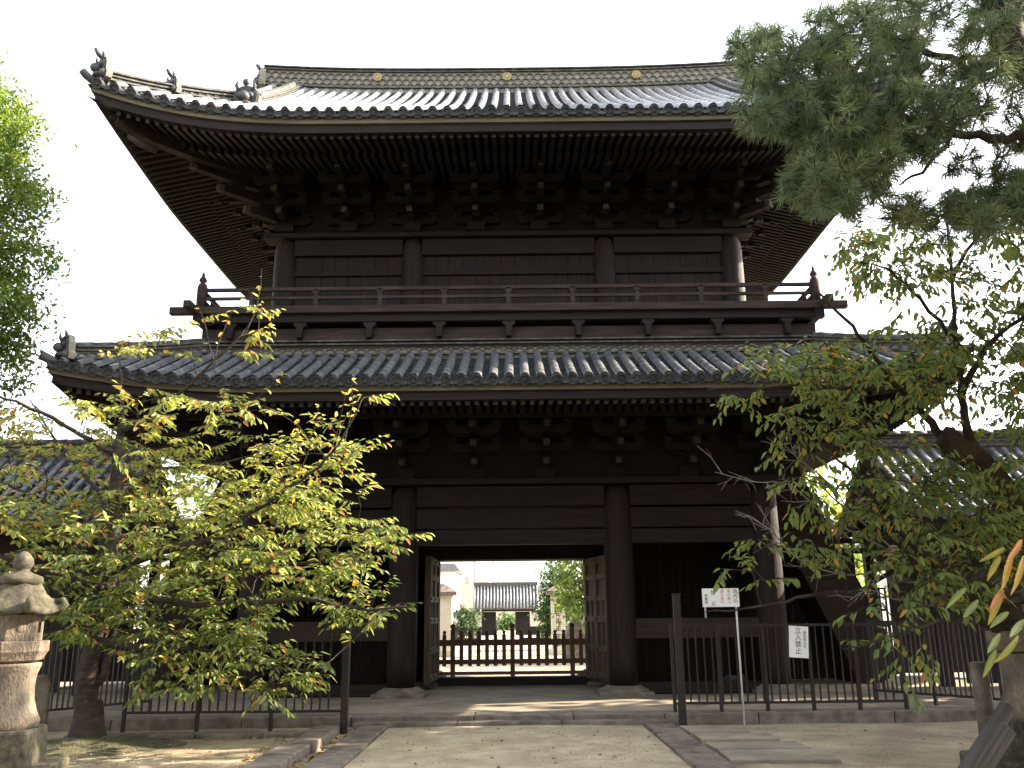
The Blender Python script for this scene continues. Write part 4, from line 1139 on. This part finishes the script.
    # bare upright shoots above the crown
    for (x, y, x1, y1) in ((255,400,283,372),(215,370,196,300),(245,335,262,268),(245,340,275,325),(330,455,345,395),(335,450,362,395),(290,480,300,420),(120,360,100,352),(118,350,160,320),(215,365,240,300),(340,440,372,450),(300,470,318,405),(345,440,352,380)):
        a = A(x, y, -.9); b = A(x1, y1, -.9+rnd.uniform(-.2,.2)); path = twig_path(a, b, rnd, .03)
        wood.tube(path, [.007-.0008*i for i in range(7)], 5, caps=False)
        for i in range(2, 7):
            for _ in range(2):
                if rnd.random() < .75: leaf(crown, path[i], (rnd_dir(rnd, -.8, .5)).normalized(), Vector((0,0,1))+rnd_dir(rnd)*.6, .105*rnd.uniform(.7,1.1), .048, (*mixc(yel, rnd.choice((org, lem, green)), rnd.random()), 1))
    wood.build('trunk', BARK, tree, recalc=False); crown.build('crown', LEAF, tree, recalc=False)
    # root mound
    m = MB(); vs = []; n = 28
    for i in range(9):
        for k in range(n):
            a = 2*pi*k/n; r = .12*i*(1+.25*noise.noise(Vector((cos(a)*2, sin(a)*2, 5)))); z = .16*max(0, 1-i/8)**1.3 + .03*noise.noise(Vector((r*cos(a)*6, r*sin(a)*6, 2)))*(1 if i < 7 else 0)
            vs.append((r*cos(a)*1.3, r*sin(a), z-.015))
    m.add(vs, [(i*n+k, i*n+(k+1) % n, (i+1)*n+(k+1) % n, (i+1)*n+k) for i in range(8) for k in range(n)], 0, True)
    tag(m.build('earth_mound', MOSS, None, (base.x+.05, base.y-.05, 0), recalc=False), kind='structure')
cherry_left()

# ------------------------------------------------------------------ right cherry tree
def cherry_right():
    rnd = random.Random(23); D0 = 8.6
    base = at(1085, 760, D0+.5); base.z = 0
    tree = empty('cherry_tree', base); tag(tree, 'old leaning cherry tree with a sawn limb and sparse leaves at the right edge', 'tree')
    A = lambda px, py, dd=0: at(px, py, D0+dd) - base
    wood = MB(); crown = MB(); crown.c = []; nodes = []; dead = MB()
    def limb(pts, r0, r1, jit=.015, n=8, sub=4): nodes.extend(limb_to(wood, pts, r0, r1, rnd, jit, n, 0, sub))
    b0 = Vector((0,0,-.1))
    limb([b0, A(1092,710,.5), A(1050,655,.4), A(1000,612,.25), A(950,583,.1), A(905,560,.0), A(880,548,-.05)], .27, .13, .02, 20, sub=8)
    tip = A(893,552,-.22); wood.tube([A(915,566,.0), tip], [.13,.07], 12)
    d_ = (tip-A(915,566,.0)).normalized(); dead.tube([tip, tip+d_*.012], [.068,.066], 12, 1)
    limb([A(1030,638,.35), A(1020,580,.5), A(1010,510,.5), A(985,468,.4), A(955,446,.3), A(938,436,.3)], .19, .12, .015, 12)
    limb([A(945,440,.3), A(925,415,.2), A(895,385,.0), A(872,352,-.2), A(845,318,-.4), A(815,290,-.5)], .05, .01)
    limb([A(985,468,.4), A(968,430,.2), A(962,395,.1), A(955,340,.0), A(952,280,.0), A(946,220,.0)], .06, .012)
    limb([A(962,395,.1), A(985,350,-.2), A(1020,320,-.4), A(1060,290,-.5)], .035, .015)
    limb([A(955,340,0), A(920,300,-.3), A(890,270,-.6), A(860,262,-.8)], .025, .006)
    limb([A(952,280,0), A(975,240,.3), A(1010,200,.4), A(1050,180,.4)], .025, .01)
    limb([A(900,390,.0), A(850,388,-.3), A(800,385,-.5), A(750,388,-.6), A(708,390,-.6)], .028, .006)
    limb([A(940,585,.1), A(890,520,-.3), A(850,470,-.5), A(810,440,-.6)], .03, .008)
    limb([A(905,562,0), A(860,590,-.4), A(810,596,-.6), A(760,606,-.7), A(705,612,-.7)], .028, .005)
    limb([A(960,600,0), A(925,625,-.5), A(880,640,-.8), A(845,650,-.9)], .025, .006)
    limb([A(1010,510,.5), A(1040,470,.2), A(1075,440,.0)], .06, .03)
    limb([A(1005,560,.4), A(980,575,-.5), A(940,600,-1.0), A(905,632,-1.3)], .03, .006)
    green, dgreen = (.2,.26,.08), (.115,.17,.065); yel, org, lem = (.4,.3,.05), (.5,.22,.05), (.2,.24,.05)
    def colfn(p, r):
        x = r.random()
        if x < .035: return (*mixc(org, yel, r.random()), 1)
        if x < .14: return (*mixc(yel, lem, r.random()), 1)
        return (*mixc(dgreen, mixc(green, lem, .4), r.random()), 1)
    regs = [([(705,375),(760,325),(830,350),(870,400),(860,440),(790,440),(720,395)], 35, (-.8,-.2), 8, .3),
            ([(760,430),(860,430),(930,480),(930,560),(850,560),(780,480)], 48, (-.8,.2), 8, .3),
            ([(735,540),(800,500),(880,560),(850,580),(765,590),(705,606)], 15, (-.9,-.4), 7, .28),
            ([(840,600),(940,590),(960,650),(910,705),(860,660)], 11, (-1.4,-.6), 7, .25),
            ([(830,240),(930,200),(1060,170),(1060,330),(900,330),(850,290)], 150, (-.8,1.0), 6, .3),
            ([(890,330),(1060,320),(1060,470),(990,450),(930,400)], 85, (-.6,.8), 6, .3),
            ([(890,540),(960,530),(1010,600),(960,620),(910,590)], 25, (-1.0,-.3), 7, .28),
            ([(930,470),(1060,450),(1060,580),(960,580)], 95, (-.6,.8), 8, .3),
            ([(770,340),(940,320),(960,400),(880,440),(800,400)], 55, (-.6,.5), 7, .3)]
    regs.append(([(850,440),(930,430),(1010,500),(1000,540),(900,530)], 34, (-.9,.2), 7, .28))
    for poly, cnt, (d0, d1), dens, twl in regs:
        xs = [p[0] for p in poly]; ys = [p[1] for p in poly]; k = 0
        while k < cnt:
            x, y = rnd.uniform(min(xs), max(xs)), rnd.uniform(min(ys), max(ys))
            if not in_poly(x, y, poly): continue
            k += 1; tip = A(x, y, rnd.uniform(d0, d1))
            a, r = min(nodes, key=lambda nd: (nd[0]-tip).length + rnd.random()*.2)
            path = twig_path(a, tip, rnd, rnd.uniform(.02,.1)); r0 = min(r*.6, .004+.006*(tip-a).length)
            wood.tube(path, [r0+(.0025-r0)*i/6 for i in range(7)], 5, caps=False)
            for i in range(2, 7): nodes.append((path[i], .008))
            cherry_spray(crown, wood, path, rnd, colfn, .098, dens*.8, twl, .5)
    # bare grey dead twigs in front of the dark eaves
    for seq in ([(905,560,-.1),(870,540,-.3),(830,520,-.4),(790,485,-.5),(755,482,-.5),(715,472,-.5)], [(905,560,-.1),(860,520,-.3),(830,495,-.4),(812,470,-.5),(795,455,-.5),(788,430,-.5)], [(900,565,-.1),(850,575,-.4),(800,560,-.5),(770,530,-.5),(745,515,-.5)], [(930,590,-.2),(900,600,-.5),(870,590,-.6),(850,600,-.7)]):
        pts = smooth_path([A(*q) for q in seq], 4); n = len(pts)-1
        dead.tube(pts, [.011-.008*i/n for i in range(n+1)], 6, caps=False)
        for i in range(n//3, n):
            for _ in range(2):
                if rnd.random() < .7:
                    dd = (pts[i]-pts[i-1]).normalized()*rnd.uniform(.2,.8) + rnd_dir(rnd)*.7; l = rnd.uniform(.12,.36)
                    q = pts[i]+dd.normalized()*l; md = pts[i].lerp(q,.5)+rnd_dir(rnd)*.03
                    dead.tube([pts[i], md, q], [.004,.003,.0015], 4, caps=False)
                    for _ in range(2): dead.tube([md, md+(dd.normalized()+rnd_dir(rnd)).normalized()*rnd.uniform(.06,.16)], [.0025,.0012], 4, caps=False)
    # big leaves hanging close to the camera at the right edge
    tw = [at(1060, 560, 3.6)-base, at(1020, 592, 3.5)-base, at(995, 580, 3.5)-base, at(975, 545, 3.5)-base]
    wood.tube(smooth_path(tw, 4), [.005-.00025*i for i in range(13)], 5, caps=False)
    def big_leaf(p0, p1, W, c0, c1, nn):
        d = p1-p0; L = d.length; d.normalize(); sd = d.cross(nn).normalized(); up = sd.cross(d).normalized(); n = 9; vs = []; cs = []
        curl = rnd.uniform(-.25,.3); tw_ = rnd.uniform(-.5,.5)
        for i in range(n+1):
            t = i/n; wd = W*.5*(sin(pi*min(1, t*.93+.05))**.75)*(1-.25*t) if i < n else 0
            c_ = p0 + d*L*t + up*(-curl*L*t*t) ; s2 = (sd*cos(tw_*t)+up*sin(tw_*t)); u2 = s2.cross(d)
            for q in (-1,-.5,0,.5,1):
                rip = .06*W*noise.noise(Vector((t*7, q*3, W*100)))
                vs.append(c_ + s2*wd*q + u2*(abs(q)*wd*.35+rip))
                v = min(1, max(0, .5+.9*noise.noise(Vector((t*3.2+L*50, q*1.3, 4)))+(.25 if abs(q) > .7 else 0)))
                k_ = mixc(c0, c1, v)
                if q == 0: k_ = mixc(k_, (.5,.45,.2), .35)
                cs.append((*k_, 1))
        fs = [(i*5+q, i*5+q+1, i*5+q+6, i*5+q+5) for i in range(n) for q in range(4)]
        crown.add(vs, fs, 0, True); crown.c += cs
    for (x0, y0, x1, y1, w_, c, c1) in ((1012,552,997,592,.042,yel,org),(1000,556,989,578,.026,lem,yel),(1004,548,986,560,.024,yel,lem),(1022,540,1006,560,.036,org,(.45,.12,.05)),(1004,590,986,612,.026,(.45,.09,.06),(.5,.2,.08)),(1002,588,990,621,.034,lem,yel),(1024,556,1010,596,.04,org,yel),(1008,612,990,628,.03,dgreen,green),(1000,634,986,654,.03,green,dgreen),(1018,636,1002,664,.03,yel,green),(996,650,984,676,.026,green,lem),(966,588,948,604,.026,dgreen,green),(978,600,962,622,.028,green,dgreen),(1024,620,1006,640,.03,dgreen,green)):
        p0, p1 = at(x0, y0, 3.5)-base, at(x1, y1, 3.45)-base
        big_leaf(p0, p1, w_, c, c1, Vector((.2,-1,.5))+rnd_dir(rnd)*.5)
    wood.build('trunk', BARK_MOSS, tree, recalc=False); dead.build('dead_branches', [BARK_PALE, CUT], tree, recalc=False); crown.build('crown', LEAF, tree, recalc=False)
cherry_right()

# ------------------------------------------------------------------ pine at the upper right
def pine():
    rnd = random.Random(5); D0 = 6.2
    base = Vector((5.6, 6.6, 0))
    tree = empty('pine_tree', base); tag(tree, 'dark green pine reaching in over the roof from the upper right', 'tree')
    A = lambda px, py, dd=0: at(px, py, D0+dd) - base
    wood = MB(); crown = MB(); crown.c = []; nodes = []
    def limb(pts, r0, r1, jit=.02, n=8): nodes.extend(limb_to(wood, pts, r0, r1, rnd, jit, n))
    limb([Vector((0,0,-.1)), Vector((-.1,0,1.5)), Vector((.1,.1,3.2)), Vector((-.2,0,4.6)), Vector((-.75,-.2,5.7)), A(1018,60), A(1000,5), A(985,-60), A(1000,-160)], .24, .09, .015, 12)
    limb([Vector((-.2,0,4.6)), A(1045,142), A(1000,140), A(955,131), A(905,116), A(865,108,-.1), A(820,87,-.2), A(788,72,-.3), A(755,62,-.3)], .048, .01)
    limb([A(1010,45), A(980,70,.2), A(940,55,.3), A(890,40,.4), A(840,35,.5), A(800,40,.5)], .045, .01)
    limb([A(1000,5), A(940,-20,.3), A(880,-25,.4), A(830,0,.5)], .04, .01)
    limb([A(1016,60), A(970,88,.4), A(930,100,.5), A(890,150,.6)], .04, .01)
    limb([A(905,116), A(870,145,-.2), A(840,170,-.3), A(815,190,-.4)], .025, .008)
    limb([A(955,131), A(930,165,.2), A(900,185,.3)], .025, .008)
    limb([Vector((-.1,.1,4.4)), A(1040,190,.3), A(990,205,.3), A(940,215,.4), A(880,205,.4)], .035, .008)
    limb([A(865,108,-.1), A(835,130,-.3), A(790,120,-.4), A(745,115,-.4)], .02, .007)
    base_c, hi, yel = (.1,.14,.085), (.165,.215,.12), (.22,.245,.11)
    regs = [([(728,50),(760,25),(800,50),(850,20),(870,100),(800,110),(745,80)], 89, (-.7,.4)),
            ([(735,100),(800,90),(860,105),(900,130),(880,180),(820,150),(760,128)], 112, (-.8,.5)),
            ([(790,150),(880,140),(900,190),(850,212),(790,200)], 78, (-.7,.4)),
            ([(850,0),(1040,-40),(1040,110),(960,125),(880,90)], 168, (-.7,.9)),
            ([(880,90),(960,120),(960,150),(900,160)], 42, (-.4,.6)),
            ([(950,140),(1040,130),(1040,230),(900,230),(880,210),(960,190)], 95, (-.3,.8)),
            ([(800,10),(860,-10),(860,60),(820,60)], 14, (-.5,.5))]
    def tuft(p, d, col, L):
        d = d.normalized(); n = rnd.randint(30, 40)
        for i in range(n):
            nd = (d*rnd.uniform(.25,1.2) + rnd_dir(rnd)*.85).normalized(); o = p - d*rnd.uniform(0,.07)
            l = L*rnd.uniform(.75,1.1); s = nd.cross(rnd_dir(rnd)).normalized()*.0026
            c = (*mixc(col, hi, rnd.random()*.5), 1)
            e = o+nd*l+Vector((0,0,-.08*l)); md = o.lerp(e,.55)
            crown.add([o-s*.7, o+s*.7, md+s, e, md-s], [(0,1,2,3,4)], 0, False); crown.c += [c]*5
    for poly, cnt, (d0, d1) in regs:
        xs = [p[0] for p in poly]; ys = [p[1] for p in poly]; k = 0
        while k < cnt:
            x, y = rnd.uniform(min(xs), max(xs)), rnd.uniform(min(ys), max(ys))
            if not in_poly(x, y, poly): continue
            k += 1; tip = A(x, y, rnd.uniform(d0, d1))
            a, r = min(nodes, key=lambda nd: (nd[0]-tip).length + rnd.random()*.15)
            path = twig_path(a, tip, rnd, rnd.uniform(-.06,.04)); r0 = min(r*.6, .005+.008*(tip-a).length)
            wood.tube(path, [r0+(.003-r0)*i/6 for i in range(7)], 5, caps=False)
            for i in range(3, 7): nodes.append((path[i], .008))
            col = mixc(base_c, rnd.choice((base_c, hi, yel)), rnd.random()*.8)
            dd = path[-1]-path[-2]; tuft(path[-1], dd+Vector((0,0,.02)), col, .115)
            for i in (4, 5):
                for _ in range(2):
                    sd = rnd_dir(rnd); q = path[i] + (dd.normalized()*.4+sd).normalized()*rnd.uniform(.06,.16)
                    wood.tube([path[i], q], [.004,.003], 4, caps=False); tuft(q, q-path[i]+dd*.3, col, .11)
    # unseen-side crown, beyond the right edge of the picture
    for _ in range(90):
        p = Vector((rnd.uniform(-.6,2.2), rnd.uniform(-1.6,1.8), rnd.uniform(4.2,9.3)))
        for _ in range(3):
            q = p+rnd_dir(rnd)*.25; tuft(q, rnd_dir(rnd,0,1), base_c, .2)
    wood.build('trunk', BARK_PINE, tree, recalc=False); crown.build('crown', NEEDLE, tree, recalc=False)
pine()

# ------------------------------------------------------------------ other trees
def broad_tree(name, label, base, ht, center, rad, nclump, nleaf, L, cols, seed, bark=BARK, cl=.55, trunk_r=.25, group=None):
    rnd = random.Random(seed); base = Vector(base); tree = empty(name, base); tag(tree, label, 'tree', group)
    wood = MB(); crown = MB(); crown.c = []
    c = Vector(center)-base
    wood.tube(smooth_path([Vector((0,0,-.1)), Vector((.1,0,ht*.2)), Vector((c.x*.5, c.y*.5, ht*.45)), Vector((c.x, c.y, c.z+rad[2]*.4))], 4), [trunk_r*(1-.06*i) for i in range(13)], 10)
    for i in range(nclump):
        d = rnd_dir(rnd); rr = rnd.random()**.4
        bump = 1 + .22*noise.noise(d*2.2+Vector((seed,0,0)))
        p = c + Vector((d.x*rad[0], d.y*rad[1], d.z*rad[2]))*rr*bump
        if i % 5 == 0:
            s = Vector((c.x*.7, c.y*.7, max(.3*ht, min(p.z-.4, c.z)))); path = twig_path(s, p, rnd, .06)
            wood.tube(path, [.05*trunk_r*4-.007*trunk_r*4*k for k in range(7)], 5, caps=False)
        tone = rnd.random(); out = d
        for _ in range(nleaf):
            q = p + Vector((rnd.gauss(0,1), rnd.gauss(0,1), rnd.gauss(0,.75)))*cl*.5
            col = mixc(cols[0], cols[1], min(1, max(0, tone*.7+rnd.random()*.5)))
            if len(cols) > 2 and rnd.random() < .3*tone: col = mixc(col, cols[2], rnd.random())
            leaf(crown, q, (out*.6+rnd_dir(rnd)+Vector((0,0,-.3))).normalized(), (Vector((0,0,1))+out*.5+rnd_dir(rnd)*.7).normalized(), L*rnd.uniform(.7,1.2), L*.55, (*col, 1))
    wood.build('trunk', bark, tree, recalc=False); crown.build('crown', LEAF2, tree, recalc=False)
    return tree
broad_tree('camphor_tree', 'tall dense green tree cut by the left edge of the picture above the cherry', (-11.4,15,0), 11, (-11.1,15,7.7), (2.35,2.3,5.3), 1100, 100, .105, [(.06,.11,.025),(.17,.24,.045),(.3,.32,.06)], 3, cl=.36)
# unseen trees added behind and beside the camera, one mass to shade the forecourt
def shade_grove():
    rnd = random.Random(4); crown = MB(); crown.c = []
    for (x, y, h, r) in ((10.4,7.4,11,4.0),(11.6,11.2,10.5,3.5),(13.6,13.6,10.5,3.2),(13.4,15.4,10,2.6),(9.5,0,13,4.5),(5,-8,14,5),(-3,-10,15,5.5),(-10,-7,14,5),(-13.5,1,13,4.5),(-15,8,12,3.6),(13,-7,15,5.5),(1,-16,17,6)):
        crown.tube([(x,y,-.1),(x+.2,y,h*.3),(x,y+.2,h*.7)], [.32,.26,.1], 8); crown.c += [(.04,.03,.022,1)]*24
        for i in range(150 if x > 9 else 85):
            d = rnd_dir(rnd); k = rnd.random()**.4
            p = Vector((x+d.x*r*k, y+d.y*r*k, h*.56+d.z*h*.43*k))
            for _ in range(24):
                q = p+Vector((rnd.gauss(0,.55), rnd.gauss(0,.55), rnd.gauss(0,.45)))
                leaf(crown, q, rnd_dir(rnd), Vector((0,0,1))+rnd_dir(rnd)*.8, .5*rnd.uniform(.7,1.2), .3, (*mixc((.05,.06,.03),(.1,.11,.06), rnd.random()), 1))
    tag(crown.build('shade_grove', LEAF2, recalc=False), 'unseen mass of trees added around the forecourt for shade', 'trees', kind='stuff')
shade_grove()

# ------------------------------------------------------------------ the world beyond the gate
# far gate
q = at(506, 620, 80)
fg = empty('outer_gate', (q.x, 80, 0)); tag(fg, 'small grey tiled gate seen far off through the gateway', 'gate')
t = MB(); W2, zr2, ze2, hw2 = 2.72, 4.2, 2.2, 1.7
n = 19
for qd in (-1, 1):
    t.add([(-W2, qd*hw2, ze2), (W2, qd*hw2, ze2), (W2, 0, zr2), (-W2, 0, zr2)], [(0,1,2,3)], 1)
    for i in range(n+1):
        x = -W2+2*W2*i/n; t.tube([(x, qd*hw2, ze2+.05), (x, qd*.02, zr2+.05)], .085, 8)
t.build('tiled_roof', [TILE_W, RIDGE], fg, recalc=False)
t = MB(); t.b2(-W2-.1, W2+.1, -.16, .16, zr2, zr2+.28); t.build('roof_ridge', RIDGE, fg)
t = MB(); t.b2(-W2+.15, W2-.15, -1.2, 1.2, ze2-.22, ze2-.03); t.build('eave_beam', WOOD_RED, fg)
t = MB(); t.b2(-.63,.63,-.5,.5,0,ze2-.25); p0 = t.build('gate_pier', WOOD_H, fg, (-1.5,0,0)); dup(p0, fg, (1.45,0,0))
# plastered walls either side of it
def tile_wall(label, x0, x1, y, h):
    e = empty('plaster_wall', ((x0+x1)/2, y, 0)); tag(e, label, 'wall')
    L = (x1-x0)/2
    m = MB(); m.b2(-L, L, -.15, .15, .7, h); m.build('plaster', PLASTER_T, e)
    m = MB(); m.b2(-L, L, -.18, .18, 0, .7); m.build('dark_skirting', WOOD_H, e)
    m = MB(); m.prism([(-.4,h),(0,h+.35),(.4,h)], -L, L, axis='X'); m.build('tile_coping', SLATE, e)
a = at(455, 620, 79.5).x; b = at(486, 620, 79.5).x; tile_wall('cream plaster wall with tiled coping left of the far small gate', a-14, fg.location.x-2.2, 79.6, 1.7)
tile_wall('cream plaster wall with tiled coping right of the far small gate', fg.location.x+2.2, fg.location.x+22, 79.6, 1.7)
# white building with eave and windows
q = at(443, 620, 95)
wb = empty('white_building', (q.x-6.0, 95, 0)); tag(wb, 'white two storey building with grey roof beyond the gateway on the left', 'building')
m = MB(); m.b2(-7, 7.2, 0, 9, 0, 6.2); m.build('wall', PLASTER, wb)
m = MB(); m.prism([(-7.6,6.2),(7.8,6.2),(7.2,7.0),(-7,7.0)], -.5, 9.5); m.build('roof', SLATE, wb)
m = MB(); m.b2(-.55,.55,-.06,.02,0,1.3); w0 = m.build('window', GLASS_D, wb, (5.6,0,3.6)); 
for (x, z) in ((3.2,3.6),(.8,3.6),(-1.6,3.6),(5.6,.9),(3.2,.9)): dup(w0, wb, (x,0,z))
q = at(472, 600, 110)
cb = empty('concrete_house', (q.x, 112, 0)); tag(cb, 'pale grey flat roofed house behind the far small gate', 'building')
m = MB(); m.b2(-4.5,6.5,0,7,0,5.0); m.b2(-2.5,2,.5,6,5.0,6.3); m.build('wall', STONE_PALE, cb)
m = MB(); m.b2(-.6,.6,-.05,.02,0,1.2); w0 = m.build('window', GLASS_D, cb, (-2.5,0,3.2)); dup(w0, cb, (2,0,3.2))
q = at(534, 610, 118)
cb = empty('concrete_house', (q.x+3.5, 120, 0)); tag(cb, 'cream house behind the right end of the far small gate roof', 'building')
m = MB(); m.b2(-4.5,4.5,0,7,0,4.6); m.build('wall', PLASTER_T, cb)
m = MB(); m.prism([(-5,4.6),(5,4.6),(0,6.4)], -.4, 7.4); m.build('roof', SLATE, cb)
# utility poles
for i, (px, D, h, lab) in enumerate(((475, 88, 10.5, 'utility pole left of the far small gate roof, with crossarms'), (494, 100, 11.5, 'slim utility pole standing behind the middle of the far gate roof'), (498.5, 105, 6.8, 'short grey pole beside the slim utility pole beyond the far gate'))):
    q = at(px, 600, D); e = empty('utility_pole', (q.x, D, 0)); tag(e, lab, 'utility pole')
    m = MB(); m.tube([(0,0,0),(0,0,h)], [.16,.11], 10); m.build('pole', CONC, e)
    if i < 2:
        m = MB(); m.b2(-.9,.9,-.05,.05,h-.9,h-.78); m.b2(-.7,.7,-.05,.05,h-1.8,h-1.7)
        if i == 0: m.b2(-.95,-.5,-.2,.2,4.6,5.3)
        m.build('crossarm', CONC, e)
# stone gate pillars
for sx, px in ((-1, 445.5), (1, 558.5)):
    q = at(px, 640, 38); e = empty('stone_pillar', (q.x, 38, 0))
    tag(e, 'pale square stone pillar with carved column of characters, right side of gateway view' if sx > 0 else 'pale square stone pillar with pointed cap, left side of gateway view', 'pillar')
    m = MB(); m.b2(-.28,.28,-.28,.28,.25,2.42); sh = m.build('shaft', STONE_PALE, e, bevel=.01)
    m = MB(); m.b2(-.42,.42,-.42,.42,0,.25); m.build('foot', STONE_PALE, e, bevel=.01)
    m = MB(); m.add([(-.46,-.46,2.42),(.46,-.46,2.42),(.46,.46,2.42),(-.46,.46,2.42),(-.48,-.48,2.56),(.48,-.48,2.56),(.48,.48,2.56),(-.48,.48,2.56),(0,0,2.86)],
                    [(3,2,1,0),(0,1,5,4),(1,2,6,5),(2,3,7,6),(3,0,4,7),(4,5,8),(5,6,8),(6,7,8),(7,4,8)]); m.build('cap', STONE, e)
    if sx > 0:
        m = MB()
        for i in range(6):
            z = 1.95-.3*i
            for k_ in range(3): m.b2(-.1,.1,-.284,-.279,z-.09+k_*.075,z-.065+k_*.075)
            m.b2(-.02,.02,-.2845,-.2795,z-.1,z+.1); m.b2(-.09,-.055,-.2842,-.2792,z-.1,z+.02)
        m.build('carved_characters', STONE_MOSS, sh)
# pointed stone monument right
q = at(580, 640, 35); m = MB(); vs = []; nn = 14; rd = random.Random(2)
for i, (r, z) in enumerate(((.62,0),(.6,.5),(.52,.9),(.38,1.25),(.2,1.55),(.05,1.68))):
    for k_ in range(nn): aa = 2*pi*k_/nn; f = 1+rd.uniform(-.1,.1); vs.append((r*f*cos(aa)*1.1, r*f*sin(aa)*.6, z+rd.uniform(-.03,.03)))
m.add(vs, [(i*nn+k_, i*nn+(k_+1) % nn, (i+1)*nn+(k_+1) % nn, (i+1)*nn+k_) for i in range(5) for k_ in range(nn)], 0, True)
tag(m.build('stone_monument', STONE, None, (q.x, 35, 0)), 'rough pointed grey stone monument beside the right stone pillar', 'monument')
# low fence of thin uprights before the far gate
for sx in (-1, 1):
    x0 = fg.location.x + sx*1.2
    e = empty('low_fence', (x0, 52, 0)); tag(e, 'low dark post fence crossing the far yard, %s of its middle gap' % ('left' if sx < 0 else 'right'), 'fence', 'low fences in the far yard')
    m = MB()
    for z in (.35, .85): m.b2(0, sx*7, -.03, .03, z-.04, z+.04)
    m.build('rail', WOOD_H, e)
    m = MB(); m.b2(-.06,.06,-.05,.05,0,1.0); p0 = m.build('post', WOOD_H, e, (0,-.01,0))
    for i in range(1, 16): dup(p0, e, (sx*i*.46,-.01,0))
# cloth banner by the right wall
q = at(547, 628, 70); e = empty('banner', (q.x, 70, 0)); tag(e, 'small yellow banner on a pole near the right stone pillar', 'banner')
m = MB(); m.b2(-.5,.5,-.01,.01,.9,1.9); m.build('cloth', YELLOW, e); m = MB(); m.tube([(-.5,0,0),(-.5,0,2.0)], .03, 6); m.build('pole', CONC, e)
broad_tree('garden_tree', 'dark green conical tree beyond the gateway, left of the yellow green tree', (at(556,640,44).x,44,0), 5, (at(556,640,44).x,44,2.3), (.75,.75,2.0), 110, 26, .22, [(.025,.06,.025),(.06,.12,.04)], 31, cl=.5, trunk_r=.1)
broad_tree('garden_tree', 'yellow green leafy tree beyond the gateway, right of the stone pillar', (at(588,640,33).x,33,0), 5, (at(588,640,33).x,33,3.0), (1.25,1.2,1.9), 120, 26, .2, [(.06,.13,.03),(.2,.27,.06),(.38,.34,.06)], 32, cl=.5, trunk_r=.1)
broad_tree('garden_shrub', 'rounded dark clipped shrub before the far wall, left of the small gate', (at(463,640,66).x,66,0), 1.6, (at(463,640,66).x,66,1.0), (1.25,1.0,1.1), 60, 24, .25, [(.03,.055,.025),(.06,.1,.035)], 33, cl=.4, trunk_r=.06)
broad_tree('garden_shrub', 'green hedge bush seen through the opening of the far small gate', (at(507,640,105).x,105,0), 1.6, (at(507,640,105).x,105,1.0), (2.2,1.0,1.0), 50, 24, .35, [(.05,.1,.03),(.1,.17,.05)], 36, cl=.5, trunk_r=.06)
# sunlit trees and white building glimpsed beside the gate
broad_tree('garden_tree', 'bright yellow green tree glimpsed behind the gap beside the right stair house', (9.8,33,0), 8, (9.8,33,4.2), (3.4,2.0,4.0), 170, 26, .32, [(.1,.17,.03),(.26,.32,.06),(.4,.36,.06)], 34, cl=.7, trunk_r=.2)
broad_tree('garden_tree', 'bright green tree glimpsed behind the gap beside the left stair house', (-10.2,33,0), 8, (-10.2,33,4.0), (3.0,2.0,3.4), 120, 26, .32, [(.1,.17,.03),(.26,.32,.06)], 35, cl=.7, trunk_r=.2)
e = empty('white_building', (21, 46, 0)); tag(e, 'white building glimpsed through the barred opening of the right stair house', 'building')
m = MB(); m.b2(-6,6,0,8,0,4.0); m.build('wall', PLASTER, e); m = MB(); m.prism([(-6.5,4.0),(6.5,4.0),(0,6)], -.5, 8.5); m.build('roof', SLATE, e)

# ------------------------------------------------------------------ litter on the ground
rnd = random.Random(77)
m = MB(); m.c = []
for _ in range(380):
    if rnd.random() < .75: x, y = rnd.uniform(-3.1,-2.2), rnd.uniform(8.5,12.8)
    else: x, y = rnd.uniform(-8,8), rnd.uniform(8,13.7)
    leaf(m, Vector((x, y, .035+rnd.random()*.01 if abs(x) < 2.3 else .022)), rnd_dir(rnd,-.1,.15), Vector((0,0,1))+rnd_dir(rnd)*.5, .08*rnd.uniform(.6,1.1), .04, (*rnd.choice(((.16,.07,.03),(.22,.12,.04),(.3,.2,.05),(.1,.06,.035))), 1))
tag(m.build('fallen_leaves', LEAF2, recalc=False), 'brown and yellow leaves scattered on the earth and kerbs', 'leaves', kind='stuff')
m = MB()
for _ in range(9000):
    x, y = rnd.uniform(-8,8), 6.5+7.2*rnd.random()**.7; r = rnd.uniform(.004,.013)*(2.0 if rnd.random() < .02 else 1)
    z = (.03 if abs(x) < 1.85 else .0); a = rnd.uniform(0, pi)
    c_ = [(x+r*cos(a+k*2*pi/5)*rnd.uniform(.7,1.2), y+r*sin(a+k*2*pi/5)*rnd.uniform(.7,1.2), z) for k in range(5)]
    m.add(c_+[(x, y, z+r*.8)], [(0,1,5),(1,2,5),(2,3,5),(3,4,5),(4,0,5)], rnd.choice((0,0,1,2)))
tag(m.build('gravel', [SAND, EARTH, STONE], recalc=False), 'loose pebbles scattered over the sand and earth', 'gravel', kind='stuff')
